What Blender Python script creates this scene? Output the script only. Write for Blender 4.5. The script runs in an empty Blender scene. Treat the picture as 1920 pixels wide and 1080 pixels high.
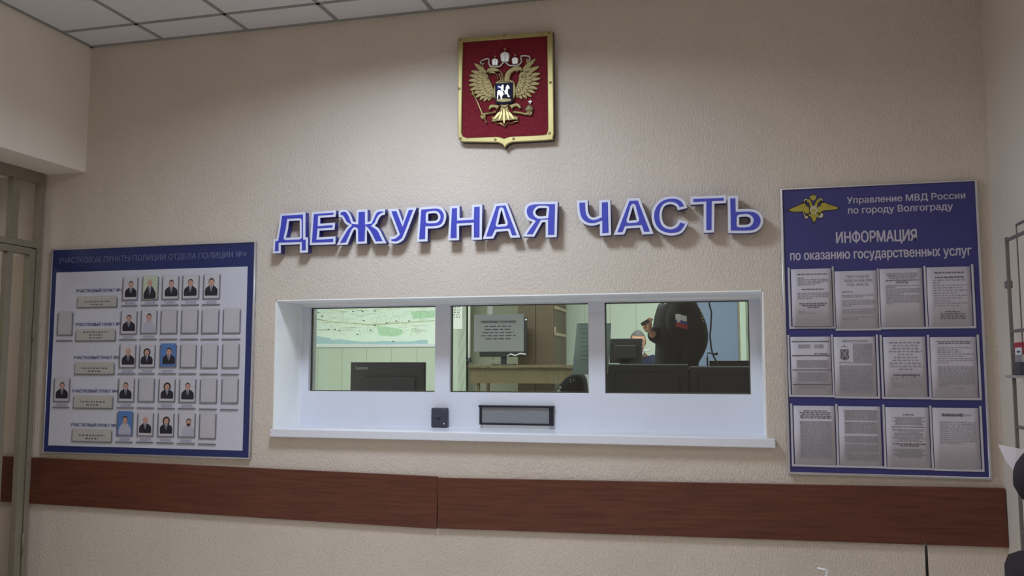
import bpy, bmesh, math, random
from mathutils import Vector, Matrix, geometry
random.seed(7)
S = bpy.context.scene
COL = S.collection
PI = math.pi
ZC = 3.6                                   # hall ceiling height

# ------------------------------------------------------------------ camera
FPX, YAW, PITCH = 1609.5, 0.247, 0.0904
CPOS = Vector((3.9639, -4.5695, ZC - 2.0531))
RCAM = Matrix.Rotation(YAW, 3, 'Z') @ Matrix.Rotation(PITCH, 3, 'X')   # columns: right, forward, up
cd = bpy.data.cameras.new('camera'); cam = bpy.data.objects.new('camera', cd); COL.objects.link(cam)
cd.sensor_width = 36.0; cd.lens = FPX / 1920 * 36.0; cd.clip_start = 0.05
cam.location = CPOS
cam.rotation_euler = (RCAM @ Matrix.Rotation(PI / 2, 3, 'X')).to_euler()
S.camera = cam

def P(px, py, Y=None, X=None, Z=None):
    """point where the photo's pixel meets the plane Y=.., X=.. or Z=.. of the place"""
    d = RCAM @ Vector(((px - 960) / FPX, 1.0, (540 - py) / FPX))
    if Y is not None: t = (Y - CPOS.y) / d.y
    elif X is not None: t = (X - CPOS.x) / d.x
    else: t = (Z - CPOS.z) / d.z
    return CPOS + d * t

# ------------------------------------------------------------------ world, lamps, exposure
w = bpy.data.worlds.new('World'); S.world = w; w.use_nodes = True
w.node_tree.nodes['Background'].inputs[0].default_value = (0.8, 0.85, 1.0, 1)
w.node_tree.nodes['Background'].inputs[1].default_value = 0.05
S.view_settings.view_transform = 'Standard'; S.view_settings.look = 'None'
S.view_settings.gamma = 1.0; S.view_settings.use_curve_mapping = False
S.view_settings.exposure = 0.0
S.cycles.glossy_bounces = 3; S.cycles.transmission_bounces = 3; S.cycles.caustics_reflective = False; S.cycles.caustics_refractive = False

def lamp(name, loc, size, power, color, size_y=None, spread=180):
    l = bpy.data.lights.new(name, 'AREA'); l.shape = 'RECTANGLE' if size_y else 'SQUARE'
    l.spread = math.radians(spread); l.size = size; l.energy = power; l.color = color
    if size_y: l.size_y = size_y
    o = bpy.data.objects.new(name, l); o.location = loc; COL.objects.link(o); return o
lamp('ceiling_lamp', (2.45, -1.40, ZC - 0.02), 0.56, 48, (0.79, 0.91, 1.07), spread=158)   # louvred panel nearest the counter wall
lamp('ceiling_lamp', (4.4, -3.90, ZC - 0.02), 0.56, 20, (1.0, 0.97, 0.90), spread=170)
lamp('ceiling_lamp', (2.8, -5.50, ZC - 0.02), 0.56, 16, (1.0, 0.97, 0.90), spread=165)
lamp('corridor_fill', (-1.2, -1.2, 2.74), 0.5, 6, (1.0, 0.95, 0.86))  # added fill to brighten the corridor a little, no known fitting
lamp('office_lamp', (1.6, 2.4, 3.26), 1.2, 50, (0.88, 1.0, 0.93), 0.6)
lamp('office_lamp', (3.6, 3.4, 3.26), 1.2, 50, (0.88, 1.0, 0.95), 0.6)
lamp('office_lamp', (0.2, 3.0, 3.26), 1.2, 36, (0.88, 1.0, 0.91), 0.6)

# ------------------------------------------------------------------ materials
def lin(c):
    return tuple((x / 12.92 if x <= 0.04045 else ((x + 0.055) / 1.055) ** 2.4) for x in (v / 255.0 for v in c))
def mat(name, rgb, rough=0.6, metal=0.0, var=0.05, scale=30.0, bump=0.0, stretch=(1, 1, 1), rgb2=None, detail=4, dist=0.002, spec=None, coat=0.0):
    m = bpy.data.materials.new(name); m.use_nodes = True
    nt = m.node_tree; b = nt.nodes['Principled BSDF']
    c = lin(rgb); b.inputs['Roughness'].default_value = rough; b.inputs['Metallic'].default_value = metal
    if spec is not None: b.inputs['Specular IOR Level'].default_value = spec
    if coat: b.inputs['Coat Weight'].default_value = coat; b.inputs['Coat Roughness'].default_value = 0.15
    tc = nt.nodes.new('ShaderNodeTexCoord'); mp = nt.nodes.new('ShaderNodeMapping'); mp.inputs['Scale'].default_value = stretch
    nz = nt.nodes.new('ShaderNodeTexNoise'); nz.inputs['Scale'].default_value = scale; nz.inputs['Detail'].default_value = detail
    rp = nt.nodes.new('ShaderNodeValToRGB')
    c2 = lin(rgb2) if rgb2 else tuple(max(0, x * (1 + var)) for x in c)
    c1 = c if rgb2 else tuple(x * (1 - var) for x in c)
    rp.color_ramp.elements[0].color = (*c1, 1); rp.color_ramp.elements[1].color = (*c2, 1)
    rp.color_ramp.elements[0].position = 0.3; rp.color_ramp.elements[1].position = 0.7
    L = nt.links.new
    L(tc.outputs['Object'], mp.inputs[0]); L(mp.outputs[0], nz.inputs['Vector']); L(nz.outputs['Fac'], rp.inputs[0]); L(rp.outputs[0], b.inputs['Base Color'])
    if bump:
        bp = nt.nodes.new('ShaderNodeBump'); bp.inputs['Strength'].default_value = bump; bp.inputs['Distance'].default_value = dist
        L(nz.outputs['Fac'], bp.inputs['Height']); L(bp.outputs[0], b.inputs['Normal'])
    return m
def stucco(name, rgb, strength):
    m = mat(name, rgb, 0.85, var=0.035, scale=2.2, detail=3)
    nt = m.node_tree; L = nt.links.new; b = nt.nodes['Principled BSDF']
    tc = nt.nodes.new('ShaderNodeTexCoord'); mp = nt.nodes.new('ShaderNodeMapping'); mp.inputs['Scale'].default_value = (1, 1, 0.42)
    n1 = nt.nodes.new('ShaderNodeTexNoise'); n1.inputs['Scale'].default_value = 150; n1.inputs['Detail'].default_value = 3; n1.inputs['Roughness'].default_value = 0.55
    n2 = nt.nodes.new('ShaderNodeTexVoronoi'); n2.inputs['Scale'].default_value = 100; n2.feature = 'SMOOTH_F1'
    rp = nt.nodes.new('ShaderNodeValToRGB'); rp.color_ramp.elements[0].position = 0.42; rp.color_ramp.elements[1].position = 0.62
    ad = nt.nodes.new('ShaderNodeMath'); ad.operation = 'ADD'
    bp = nt.nodes.new('ShaderNodeBump'); bp.inputs['Strength'].default_value = strength; bp.inputs['Distance'].default_value = 0.003
    L(tc.outputs['Object'], mp.inputs[0]); L(mp.outputs[0], n1.inputs['Vector']); L(mp.outputs[0], n2.inputs['Vector'])
    L(n1.outputs['Fac'], rp.inputs[0]); L(rp.outputs[0], ad.inputs[0]); L(n2.outputs['Distance'], ad.inputs[1]); L(ad.outputs[0], bp.inputs['Height']); L(bp.outputs[0], b.inputs['Normal'])
    return m
def glass_mat(name, tint=(0.95, 0.98, 0.97)):
    m = bpy.data.materials.new(name); m.use_nodes = True; nt = m.node_tree
    for n in list(nt.nodes): nt.nodes.remove(n)
    out = nt.nodes.new('ShaderNodeOutputMaterial'); mx = nt.nodes.new('ShaderNodeMixShader')
    tr = nt.nodes.new('ShaderNodeBsdfTransparent'); tr.inputs[0].default_value = (*tint, 1)
    gl = nt.nodes.new('ShaderNodeBsdfGlossy'); gl.inputs['Roughness'].default_value = 0.02
    fr = nt.nodes.new('ShaderNodeFresnel'); fr.inputs[0].default_value = 1.45
    L = nt.links.new; L(fr.outputs[0], mx.inputs[0]); L(tr.outputs[0], mx.inputs[1]); L(gl.outputs[0], mx.inputs[2]); L(mx.outputs[0], out.inputs[0])
    return m
M = dict(
    wall=stucco('hall_stucco', (222, 209, 196), 0.62),
    wallleft_lit=stucco('left_stucco_lit', (240, 230, 217), 0.12),  # side stucco made paler, stands in for light falling on the left beam
    paperg=mat('notice_paper', (196, 208, 202), 0.7, var=0.015, scale=12),
    thinpaper=None, plate=mat('plate_card', (192, 187, 182), 0.5, var=0.02),
    wallside=stucco('side_stucco', (220, 209, 197), 0.12),
    plaster=mat('reveal_plaster', (254, 254, 252), 0.7, scale=25, var=0.02, bump=0.1),
    tile=mat('ceiling_tile', (230, 226, 228), 0.9, scale=140, var=0.05, bump=0.15),
    tbar=mat('ceiling_tee', (150, 150, 146), 0.6, var=0.02),
    floor=mat('floor_tile', (222, 216, 208), 0.4, scale=6, var=0.1),
    board=mat('mahogany_laminate', (84, 43, 30), 0.42, scale=9, stretch=(0.5, 8, 8), rgb2=(108, 59, 41), detail=6),
    white=mat('white_panel', (226, 228, 238), 0.5, var=0.015, scale=8),
    sill=mat('white_sill_plastic', (232, 232, 240), 0.35, var=0.01),
    glass=glass_mat('counter_glass'),
    gate=mat('gate_paint', (136, 127, 110), 0.5, var=0.06, scale=20),
    grille=mat('grille_paint', (112, 106, 104), 0.5, var=0.05),
    steel=mat('brushed_steel', (150, 155, 160), 0.42, 0.55, var=0.06, scale=40, stretch=(0.3, 4, 4)),
    chrome=mat('frame_aluminium', (208, 206, 212), 0.3, 0.7, var=0.03),
    black=mat('black_plastic', (24, 25, 34), 0.45, var=0.08),
    darkgrey=mat('dark_grey_plastic', (62, 62, 74), 0.5, var=0.06),
    navy=mat('board_navy', (40, 50, 104), 0.45, var=0.05),
    indigo=mat('board_indigo', (58, 56, 122), 0.5, var=0.05, scale=4),
    boardwhite=mat('board_white', (212, 211, 224), 0.45, var=0.02),
    pocket=mat('pocket_acrylic', (198, 195, 202), 0.35, var=0.02),
    pocketedge_shade=mat('pocket_edge_shade', (120, 118, 124), 0.4, var=0.03),  # grey carries the shadows along the edges of the clear pockets
    paper=mat('printer_paper', (204, 198, 208), 0.7, var=0.015, scale=12),
    ink=mat('grey_ink', (158, 154, 162), 0.8, var=0.1),
    inkdark=mat('dark_ink', (112, 106, 114), 0.8, var=0.1),
    titlegrey=mat('title_grey_print', (112, 112, 150), 0.6, var=0.03),
    headblue=mat('heading_blue_print', (84, 90, 140), 0.6, var=0.03),
    letters=mat('silver_lilac_print', (196, 190, 206), 0.6, var=0.02),
    signblue=mat('sign_blue_film', (66, 72, 186), 0.45, var=0.03, scale=6),
    signwhite=mat('sign_white_edge', (226, 228, 246), 0.45, var=0.01),
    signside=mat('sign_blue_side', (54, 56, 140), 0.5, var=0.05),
    velvet=mat('crimson_velvet', (122, 40, 50), 0.95, scale=55, var=0.18, bump=0.3, spec=0.1),
    gold=mat('gilded_frame', (176, 162, 108), 0.4, 0.55, var=0.04),
    oldgold=mat('antique_gold', (142, 126, 80), 0.5, 0.45, var=0.12, scale=60),
    silver=mat('silvered_relief', (190, 184, 174), 0.4, 0.5, var=0.05),
    shield=mat('shield_enamel', (36, 32, 58), 0.7, var=0.05, spec=0.15),
    emblemgold=mat('emblem_gold_print', (176, 160, 60), 0.6, var=0.12, scale=40),
    emblempale=mat('emblem_pale_print', (190, 184, 160), 0.6, var=0.05),
    emblemdark=mat('emblem_dark_print', (26, 20, 30), 0.6, var=0.05),
    panelgreen=mat('office_wall_panel', (200, 208, 196), 0.55, var=0.02, scale=5),
    seam=mat('office_panel_seam', (150, 165, 125), 0.7, var=0.02),
    officegrey=mat('office_grey_wall', (150, 150, 134), 0.7, var=0.03, scale=4),
    doorblue=mat('office_blue_grey', (122, 132, 164), 0.6, var=0.02, scale=4),
    cabinet=mat('cabinet_brown', (90, 72, 56), 0.5, scale=7, stretch=(6, 6, 0.6), var=0.1),
    cabinetedge=mat('cabinet_edge', (172, 150, 128), 0.5, var=0.04),
    oak=mat('oak_veneer', (104, 90, 66), 0.5, scale=6, stretch=(7, 7, 0.6), rgb2=(90, 77, 55), detail=5),
    mappaper=None,
    river=mat('map_river_print', (182, 210, 222), 0.6, var=0.06, scale=20),
    park=mat('map_park_print', (192, 226, 196), 0.6, var=0.08, scale=30),
    street=mat('map_street_print', (204, 206, 170), 0.6, var=0.05),
    uniform=mat('dark_uniform_cloth', (34, 35, 44), 0.85, scale=12, var=0.08, spec=0.2),
    uniformblue=mat('blue_uniform_cloth', (34, 38, 62), 0.85, scale=12, var=0.08, spec=0.2),
    coat=mat('dark_plum_coat', (34, 24, 34), 0.9, scale=60, var=0.15, bump=0.15),
    skin=mat('skin', (198, 146, 120), 0.55, var=0.05, scale=30),
    hair=mat('grey_hair', (92, 86, 86), 0.8, var=0.15, scale=80),
    hairdark=mat('dark_hair', (40, 32, 28), 0.8, var=0.15, scale=80),
    red=mat('red_plastic', (170, 34, 50), 0.45, var=0.03),
    fwhite=mat('flag_white', (226, 226, 236), 0.8, var=0.02), fblue=mat('flag_blue', (56, 70, 160), 0.8, var=0.02), fred=mat('flag_red', (176, 50, 62), 0.8, var=0.02),
    photogrey=mat('photo_grey', (206, 202, 210), 0.5, var=0.02), photoblue=mat('photo_blue', (92, 130, 190), 0.5, var=0.06, scale=40), photogreen=mat('photo_pale_green', (196, 206, 186), 0.5, var=0.05),
    photojacket=mat('photo_jacket', (44, 42, 54), 0.5, var=0.05), photoshirt=mat('photo_shirt', (184, 184, 200), 0.5, var=0.03), photoskin=mat('photo_skin', (204, 160, 144), 0.5, var=0.05),
    phototie=mat('photo_tie', (50, 48, 60), 0.5, var=0.05), photohair=mat('photo_hair', (56, 48, 48), 0.5, var=0.08),
)

def translucent_mat(name, rgb):
    m = mat(name, rgb, 0.7, var=0.02); nt = m.node_tree; L = nt.links.new
    out = [n for n in nt.nodes if n.type == 'OUTPUT_MATERIAL'][0]; pb_ = nt.nodes['Principled BSDF']
    tl = nt.nodes.new('ShaderNodeBsdfTranslucent'); tl.inputs[0].default_value = (*lin(rgb), 1)
    mx = nt.nodes.new('ShaderNodeMixShader'); mx.inputs[0].default_value = 0.4
    L(pb_.outputs[0], mx.inputs[1]); L(tl.outputs[0], mx.inputs[2]); L(mx.outputs[0], out.inputs[0]); return m
M['thinpaper'] = translucent_mat('thin_paper', (206, 222, 222))
# ------------------------------------------------------------------ mesh helpers
def curve_mesh(loops, depth, bevel=0.0, offset=0.0, z0=0.0):
    cu = bpy.data.curves.new('tmp', 'CURVE'); cu.dimensions = '2D'; cu.fill_mode = 'BOTH'
    cu.extrude = max(0.0, depth / 2 - bevel); cu.bevel_depth = bevel; cu.bevel_resolution = 1; cu.offset = offset - bevel
    for lp in loops:
        sp = cu.splines.new('POLY'); sp.points.add(len(lp) - 1); sp.use_cyclic_u = True
        for q, pt in zip(sp.points, lp): q.co = (pt[0], pt[1], 0, 1)
    return to_mesh(cu, z0 + depth / 2)
def to_mesh(cu, dz):
    o = bpy.data.objects.new('tmp', cu); COL.objects.link(o)
    dg = bpy.context.evaluated_depsgraph_get(); dg.update()
    me = bpy.data.meshes.new_from_object(o.evaluated_get(dg))
    bpy.data.objects.remove(o); bpy.data.curves.remove(cu)
    me.transform(Matrix.Translation((0, 0, dz)))
    return me
def text_mesh(s, thick, bold=0.0):
    """lettering as one flat solid per outer contour (the font's contours overlap), each with its own counters"""
    cu = bpy.data.curves.new('tmp', 'FONT'); cu.body = s; cu.size = 1.0
    o = bpy.data.objects.new('tmp', cu); COL.objects.link(o)
    dg = bpy.context.evaluated_depsgraph_get(); dg.update()
    c2 = o.evaluated_get(dg).to_curve(dg); loops = []; chs = []
    for sp in c2.splines:
        bp = sp.bezier_points; n = len(bp); lp = []
        for k in range(n):
            a, b_ = bp[k], bp[(k + 1) % n]
            straight = (a.handle_right - a.co).length < 1e-4 and (b_.handle_left - b_.co).length < 1e-4 or ((a.handle_right - a.co).cross(b_.co - a.co).length < 1e-4 and (b_.handle_left - b_.co).cross(b_.co - a.co).length < 1e-4)
            pts = [a.co] if straight else geometry.interpolate_bezier(a.co, a.handle_right, b_.handle_left, b_.co, 5)[:-1]
            lp += [(p.x, p.y) for p in pts]
        if len(lp) > 2: loops.append(lp); chs.append(sp.character_index)
    o.evaluated_get(dg).to_curve_clear(); bpy.data.objects.remove(o); bpy.data.curves.remove(cu)
    area = lambda l: 0.5 * sum(l[i - 1][0] * l[i][1] - l[i][0] * l[i - 1][1] for i in range(len(l)))
    def inside(p, l):
        r_ = False
        for i in range(len(l)):
            (x1, y1), (x2, y2) = l[i - 1], l[i]
            if (y1 > p[1]) != (y2 > p[1]) and p[0] < (x2 - x1) * (p[1] - y1) / (y2 - y1) + x1: r_ = not r_
        return r_
    A = [area(l) for l in loops]; sgn = {}
    for k in sorted(range(len(loops)), key=lambda q: abs(A[q])): sgn[chs[k]] = 1 if A[k] > 0 else -1      # the largest contour of a character sets its winding
    outs = [k for k in range(len(loops)) if A[k] * sgn[chs[k]] > 0]; hol = {k: [] for k in outs}
    for k in range(len(loops)):
        if k not in hol:
            c = [q for q in outs if chs[q] == chs[k] and all(inside(p, loops[q]) for p in loops[k][::3])]
            if c: hol[min(c, key=lambda q: abs(A[q]))].append(loops[k])
    bm = bmesh.new()
    for n, k in enumerate(outs):
        m2 = curve_mesh([loops[k]] + hol[k], thick, z0=0.00025 * (n % 3)); bm.from_mesh(m2); bpy.data.meshes.remove(m2)
    me = bpy.data.meshes.new('t'); bm.to_mesh(me); bm.free(); return me
_hc = {}
def char_h(ch, bold):
    if (ch, bold) not in _hc:
        me = text_mesh(ch, 0.01, bold); _hc[(ch, bold)] = max(v.co.y for v in me.vertices) ; bpy.data.meshes.remove(me)
    return _hc[(ch, bold)]
def fit_text(s, xl, xr, base, h, ref='Н', bold=0.0, thick=0.0008, z0=0.0):
    me0 = text_mesh(s, thick, 0.0); bm = bmesh.new()
    steps = [(0, 0)] if not bold else [(-bold, 0), (bold, 0), (0, bold * .6), (0, -bold * .6), (0, 0)]
    for i, (dx, dy) in enumerate(steps):
        m2 = me0.copy(); m2.transform(Matrix.Translation((dx, dy, i * 0.0004))); bm.from_mesh(m2); bpy.data.meshes.remove(m2)
    me = bpy.data.meshes.new('t'); bm.to_mesh(me); bm.free(); bpy.data.meshes.remove(me0)
    x0 = min(v.co.x for v in me.vertices); x1 = max(v.co.x for v in me.vertices)
    sx = (xr - xl) / (x1 - x0); sy = h / (char_h(ref, 0.0) + bold * .6)
    me.transform(Matrix.Translation((xl, base, z0)) @ Matrix.Diagonal((sx, sy, 1, 1)) @ Matrix.Translation((-x0, 0, 0)))
    return me

def off_loop(lp, d, hole=False):
    """move a closed outline inwards by d (outwards for a hole), with limited mitres"""
    q = [lp[0]]
    for p in lp[1:]:
        if math.hypot(p[0] - q[-1][0], p[1] - q[-1][1]) > 1e-5: q.append(p)
    if math.hypot(q[0][0] - q[-1][0], q[0][1] - q[-1][1]) < 1e-5: q.pop()
    n = len(q); A = sum(q[i][0] * q[(i + 1) % n][1] - q[(i + 1) % n][0] * q[i][1] for i in range(n))
    sg = (1 if A > 0 else -1) * (-1 if hole else 1); out = []
    for i in range(n):
        a, b, c = Vector(q[i - 1]), Vector(q[i]), Vector(q[(i + 1) % n])
        e1 = (b - a).normalized(); e2 = (c - b).normalized()
        n1 = Vector((-e1.y, e1.x)) * sg; n2 = Vector((-e2.y, e2.x)) * sg
        m = n1 + n2
        if m.length < 1e-3: m = n1
        m.normalize(); k = max(0.5, m.dot(n1))
        if hole and k < 0.75: out += [tuple(b + n1 * d), tuple(b + m * d), tuple(b + n2 * d)]; continue
        v = b + m * d / k; out.append((v.x, v.y))
    return out
class MB:
    def __init__(s): s.b = bmesh.new()
    def mesh(s, me, mx=None):
        if mx is not None: me.transform(mx)
        s.b.from_mesh(me); bpy.data.meshes.remove(me); return s
    def box(s, a, b, bev=0.0, mx=None):
        t = bmesh.new(); bmesh.ops.create_cube(t, size=1)
        c = [(a[i] + b[i]) / 2 for i in range(3)]; d = [abs(b[i] - a[i]) for i in range(3)]
        bmesh.ops.transform(t, matrix=Matrix.Translation(c) @ Matrix.Diagonal((*d, 1)), verts=t.verts)
        if bev: bmesh.ops.bevel(t, geom=t.edges[:], offset=min(bev, min(d) * 0.45), segments=2, affect='EDGES', profile=0.5)
        if mx is not None: bmesh.ops.transform(t, matrix=mx, verts=t.verts)
        return s._in(t)
    def _in(s, t):
        me = bpy.data.meshes.new('t'); t.to_mesh(me); t.free(); s.b.from_mesh(me); bpy.data.meshes.remove(me); return s
    def tube(s, pts, r, n=10, taper=None):
        pts = [Vector(p) for p in pts]; rings = []
        up = Vector((0, 0, 1))
        for i, p in enumerate(pts):
            d = (pts[min(i + 1, len(pts) - 1)] - pts[max(i - 1, 0)]).normalized()
            a = d.cross(up if abs(d.dot(up)) < 0.95 else Vector((1, 0, 0))).normalized(); c = d.cross(a)
            rr = r if taper is None else taper[i]
            rings.append([s.b.verts.new(p + (a * math.cos(k * 2 * PI / n) + c * math.sin(k * 2 * PI / n)) * rr) for k in range(n)])
        for A, B in zip(rings, rings[1:]):
            for k in range(n): s.b.faces.new((A[k], A[(k + 1) % n], B[(k + 1) % n], B[k]))
        s.b.faces.new(rings[0][::-1]); s.b.faces.new(rings[-1]); return s
    def ball(s, c, r, sub=2, sc=(1, 1, 1)):
        bmesh.ops.create_icosphere(s.b, subdivisions=sub, radius=r, matrix=Matrix.Translation(c) @ Matrix.Diagonal((*sc, 1))); return s
    def lathe(s, c, prof, n=20, axis='Z'):
        rings = []
        for r, h in prof:
            ring = []
            for k in range(n):
                a = 2 * PI * k / n; v = Vector((r * math.cos(a), r * math.sin(a), h))
                ring.append(s.b.verts.new(Vector(c) + v))
            rings.append(ring)
        for A, B in zip(rings, rings[1:]):
            for k in range(n): s.b.faces.new((A[k], A[(k + 1) % n], B[(k + 1) % n], B[k]))
        s.b.faces.new(rings[0][::-1]); s.b.faces.new(rings[-1]); return s
    def quad(s, a, b, c, d):
        s.b.faces.new([s.b.verts.new(x) for x in (a, b, c, d)]); return s
    def build(s, name, m, parent=None, smooth=False):
        bmesh.ops.recalc_face_normals(s.b, faces=s.b.faces)
        me = bpy.data.meshes.new(name); s.b.to_mesh(me); s.b.free()
        if smooth:
            for p in me.polygons: p.use_smooth = True
        me.materials.append(M[m] if isinstance(m, str) else m)
        o = bpy.data.objects.new(name, me); COL.objects.link(o)
        if parent: o.parent = parent
        return o
def empty(name, loc, rot=(0, 0, 0)):
    o = bpy.data.objects.new(name, None); o.location = loc; o.rotation_euler = rot; o.empty_display_size = 0.1; COL.objects.link(o); return o
def tag(o, label, cat, group=None):
    o['label'] = label; o['category'] = cat
    if group: o['group'] = group
    return o
def struct(o): o['kind'] = 'structure'; return o
WALLROT = (PI / 2, 0, 0)                    # local x right, local y up, local z out of the wall

def smooth_loop(pts, n=5):
    """points (x, y) are corners, (x, y, 1) lie on a curve"""
    out = []; N = len(pts)
    for i in range(N):
        p1, p2 = pts[i], pts[(i + 1) % N]
        a, b = Vector(p1[:2]), Vector(p2[:2])
        f1, f2 = len(p1) > 2, len(p2) > 2
        out.append(a)
        if f1 or f2:
            z = Vector(pts[i - 1][:2]) if f1 else a
            d = Vector(pts[(i + 2) % N][:2]) if f2 else b
            for k in range(1, n):
                t = k / n
                out.append(0.5 * ((2 * a) + (b - z) * t + (2 * z - 5 * a + 4 * b - d) * t * t + (3 * a - z - 3 * b + d) * t ** 3))
    return [(v.x, v.y) for v in out]

# ------------------------------------------------------------------ measured room
XG = -0.285                                 # front face of the steel gate
XR = 5.215                                  # right wall
WX0, WX1 = 1.3706, 4.1411                   # counter opening
WZ1, WZ0 = ZC - 2.4162, ZC - 1.6659
WD = 0.316                                  # depth of the reveal
ZB = ZC - 0.8214                            # underside of the left beam
OF = 0.45                                   # raised office floor
YB = 5.2; YF = 5.4                          # office back walls
WT = 0.40                                   # counter wall thickness

# hall structure
b = MB(); b.box((-2.3, -6.6, -0.1), (5.5, 0, 0)); struct(b.build('floor', 'floor'))
b = MB()
b.box((-2.3, 0, 0), (WX0, WT, ZC + 0.05)); b.box((WX1, 0, 0), (5.5, WT, ZC + 0.05))
b.box((WX0, 0, 0), (WX1, WT, WZ1)); b.box((WX0, 0, WZ0), (WX1, WT, ZC + 0.05)); struct(b.build('wall_front', 'wall'))
b = MB(); b.box((XR, -6.6, 0), (XR + 0.2, 0, ZC + 0.05)); struct(b.build('wall_right', 'wallside'))
b = MB(); b.box((-0.32, -6.6, 0), (0, -1.5, ZC + 0.05)); b.box((-0.32, -1.5, ZB), (0, 0, ZC + 0.05)); struct(b.build('wall_left', 'wallleft_lit'))
b = MB(); b.box((-2.3, -6.8, 0), (5.5, -6.6, ZC + 0.05)); struct(b.build('wall_rear', 'wallside'))
b = MB(); b.box((-2.4, -6.6, 0), (-2.2, 0, ZB)); struct(b.build('wall_corridor', 'wallside'))
b = MB(); b.box((-2.3, -6.6, ZB), (-0.32, 0, ZB + 0.1)); struct(b.build('ceiling_corridor', 'plaster'))
# suspended ceiling: recessed tiles between tee bars
T0, R0 = 0.5368, -0.2598
b = MB(); b.box((0, -6.6, ZC + 0.004), (XR, 0, ZC + 0.05)); ceil = struct(b.build('ceiling', 'tile'))
b = MB()
for i in range(-1, 9):
    x = T0 + 0.6 * i
    if 0 < x < XR: b.box((x - 0.012, -6.6, ZC), (x + 0.012, 0, ZC + 0.006))
for i in range(0, 11):
    y = R0 - 0.6 * i
    if y > -6.6: b.box((0, y - 0.012, ZC), (XR, y + 0.012, ZC + 0.006))
b.box((0, -0.02, ZC - 0.003), (XR, 0, ZC + 0.004)); b.box((0, -6.6, ZC - 0.003), (0.02, 0, ZC + 0.004))
b.build('tee_grid', 'tbar', ceil)

# ------------------------------------------------------------------ counter window
win = empty('window_1', ((WX0 + WX1) / 2, 0.3, WZ1)); struct(win)
def wobj(b, name, m, par=win, smooth=False):
    o = b.build(name, m, None, smooth); o.parent = par; o.matrix_parent_inverse = Matrix.Translation(-par.location); return o
b = MB(); e = 0.006
b.box((WX0, 0.0, WZ1), (WX0 + e, WD, WZ0)); b.box((WX1 - e, 0.0, WZ1), (WX1, WD, WZ0)); b.box((WX0, 0.0, WZ0 - e), (WX1, WD, WZ0))
wobj(b, 'reveal', 'plaster')
# panel with three openings; (photo corners on the panel's front face)
panes_px = [((581, 574), (815, 737)), ((844, 573), (1104, 737)), ((1133, 570), (1408, 738))]
holes = []
for (l, t), (r, bt) in panes_px:
    a = P(l, t, Y=WD); c = P(r, bt, Y=WD); holes.append((a.x, c.x, c.z, a.z))
zt = sum(h[3] for h in holes) / 3; zb = sum(h[2] for h in holes) / 3
PT = 0.055
xs = [WX0] + [v for h in holes for v in h[:2]] + [WX1]
b = MB()
b.box((WX0, WD, WZ1), (WX1, WD + PT, zb)); b.box((WX0, WD, zt), (WX1, WD + PT, WZ0))
for i in range(0, 8, 2): b.box((xs[i], WD, zb), (xs[i + 1], WD + PT, zt))
wobj(b, 'panel', 'white')
for h in holes:
    b = MB(); b.box((h[0] - 0.004, WD + 0.028, zb - 0.004), (h[1] + 0.004, WD + 0.034, zt + 0.004)); wobj(b, 'pane', 'glass')
    b = MB(); g = 0.006
    for q in (((h[1] - g, zb), (h[1], zt)), ((h[0] + g, zb), (h[1] - g, zb + g)), ((h[0] + g, zt - g), (h[1] - g, zt)), ((h[0], zb), (h[0] + g, zt))):
        b.box((q[0][0], WD + 0.034, q[0][1]), (q[1][0], WD + 0.044, q[1][1]))
    wobj(b, 'glazing_bead', 'gate')
b = MB(); b.box((holes[0][0] - .012, WD + PT + .001, zb - .01), (holes[0][0] + .001, WD + PT + .042, zt + .01), .002); wobj(b, 'inner_frame', 'sill')
b = MB(); sl, sr = P(506, 808, Y=-0.045), P(1454, 830, Y=-0.045)
b.box((sl.x, -0.045, WZ1 - 0.046), (sr.x, 0.0, WZ1), 0.004); b.box((WX0, -0.01, WZ1 - 0.02), (WX1, WD, WZ1 + 0.001))
wobj(b, 'sill', 'sill')
# thin rust-stained joint along the top of the panel
b = MB(); b.box((WX0 + e, WD - 0.004, WZ0 - 0.018), (WX1 - e, WD, WZ0 - e)); wobj(b, 'joint_strip', 'plaster')

# pass-through tray
tc_ = P(969, 779, Y=WD); tr = tag(empty('transfer_tray', (tc_.x, WD, P(969, 797, Y=WD).z), WALLROT), 'brushed steel pass-through tray with black surround below the middle pane', 'transfer tray')
pl = P(900, 760, Y=WD); prr = P(1041, 760, Y=WD); hw = (prr.x - pl.x) / 2; hh = P(969, 760, Y=WD).z - P(969, 797, Y=WD).z
b = MB(); b.box((-hw * 0.98, 0, 0), (-hw + 0.018, hh, 0.022), 0.002); b.box((hw - 0.03, 0, 0), (hw * 0.98, hh, 0.022), 0.002); b.box((-hw * 0.98, 0, 0), (hw * 0.98, 0.012, 0.02), 0.002); b.build('surround', 'black', tr)
b = MB(); b.box((-hw, hh - 0.012, 0), (hw, hh, 0.028), 0.002); b.build('top_flange', 'black', tr)
b = MB(); b.box((-hw + 0.016, 0.01, 0.0), (hw - 0.028, hh - 0.01, 0.014), 0.001); b.build('drawer_front', 'steel', tr)
b = MB(); b.box((-hw + 0.02, -0.028, 0.0), (hw - 0.03, 0.002, 0.004)); b.build('under_lip', 'plaster', tr)
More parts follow.
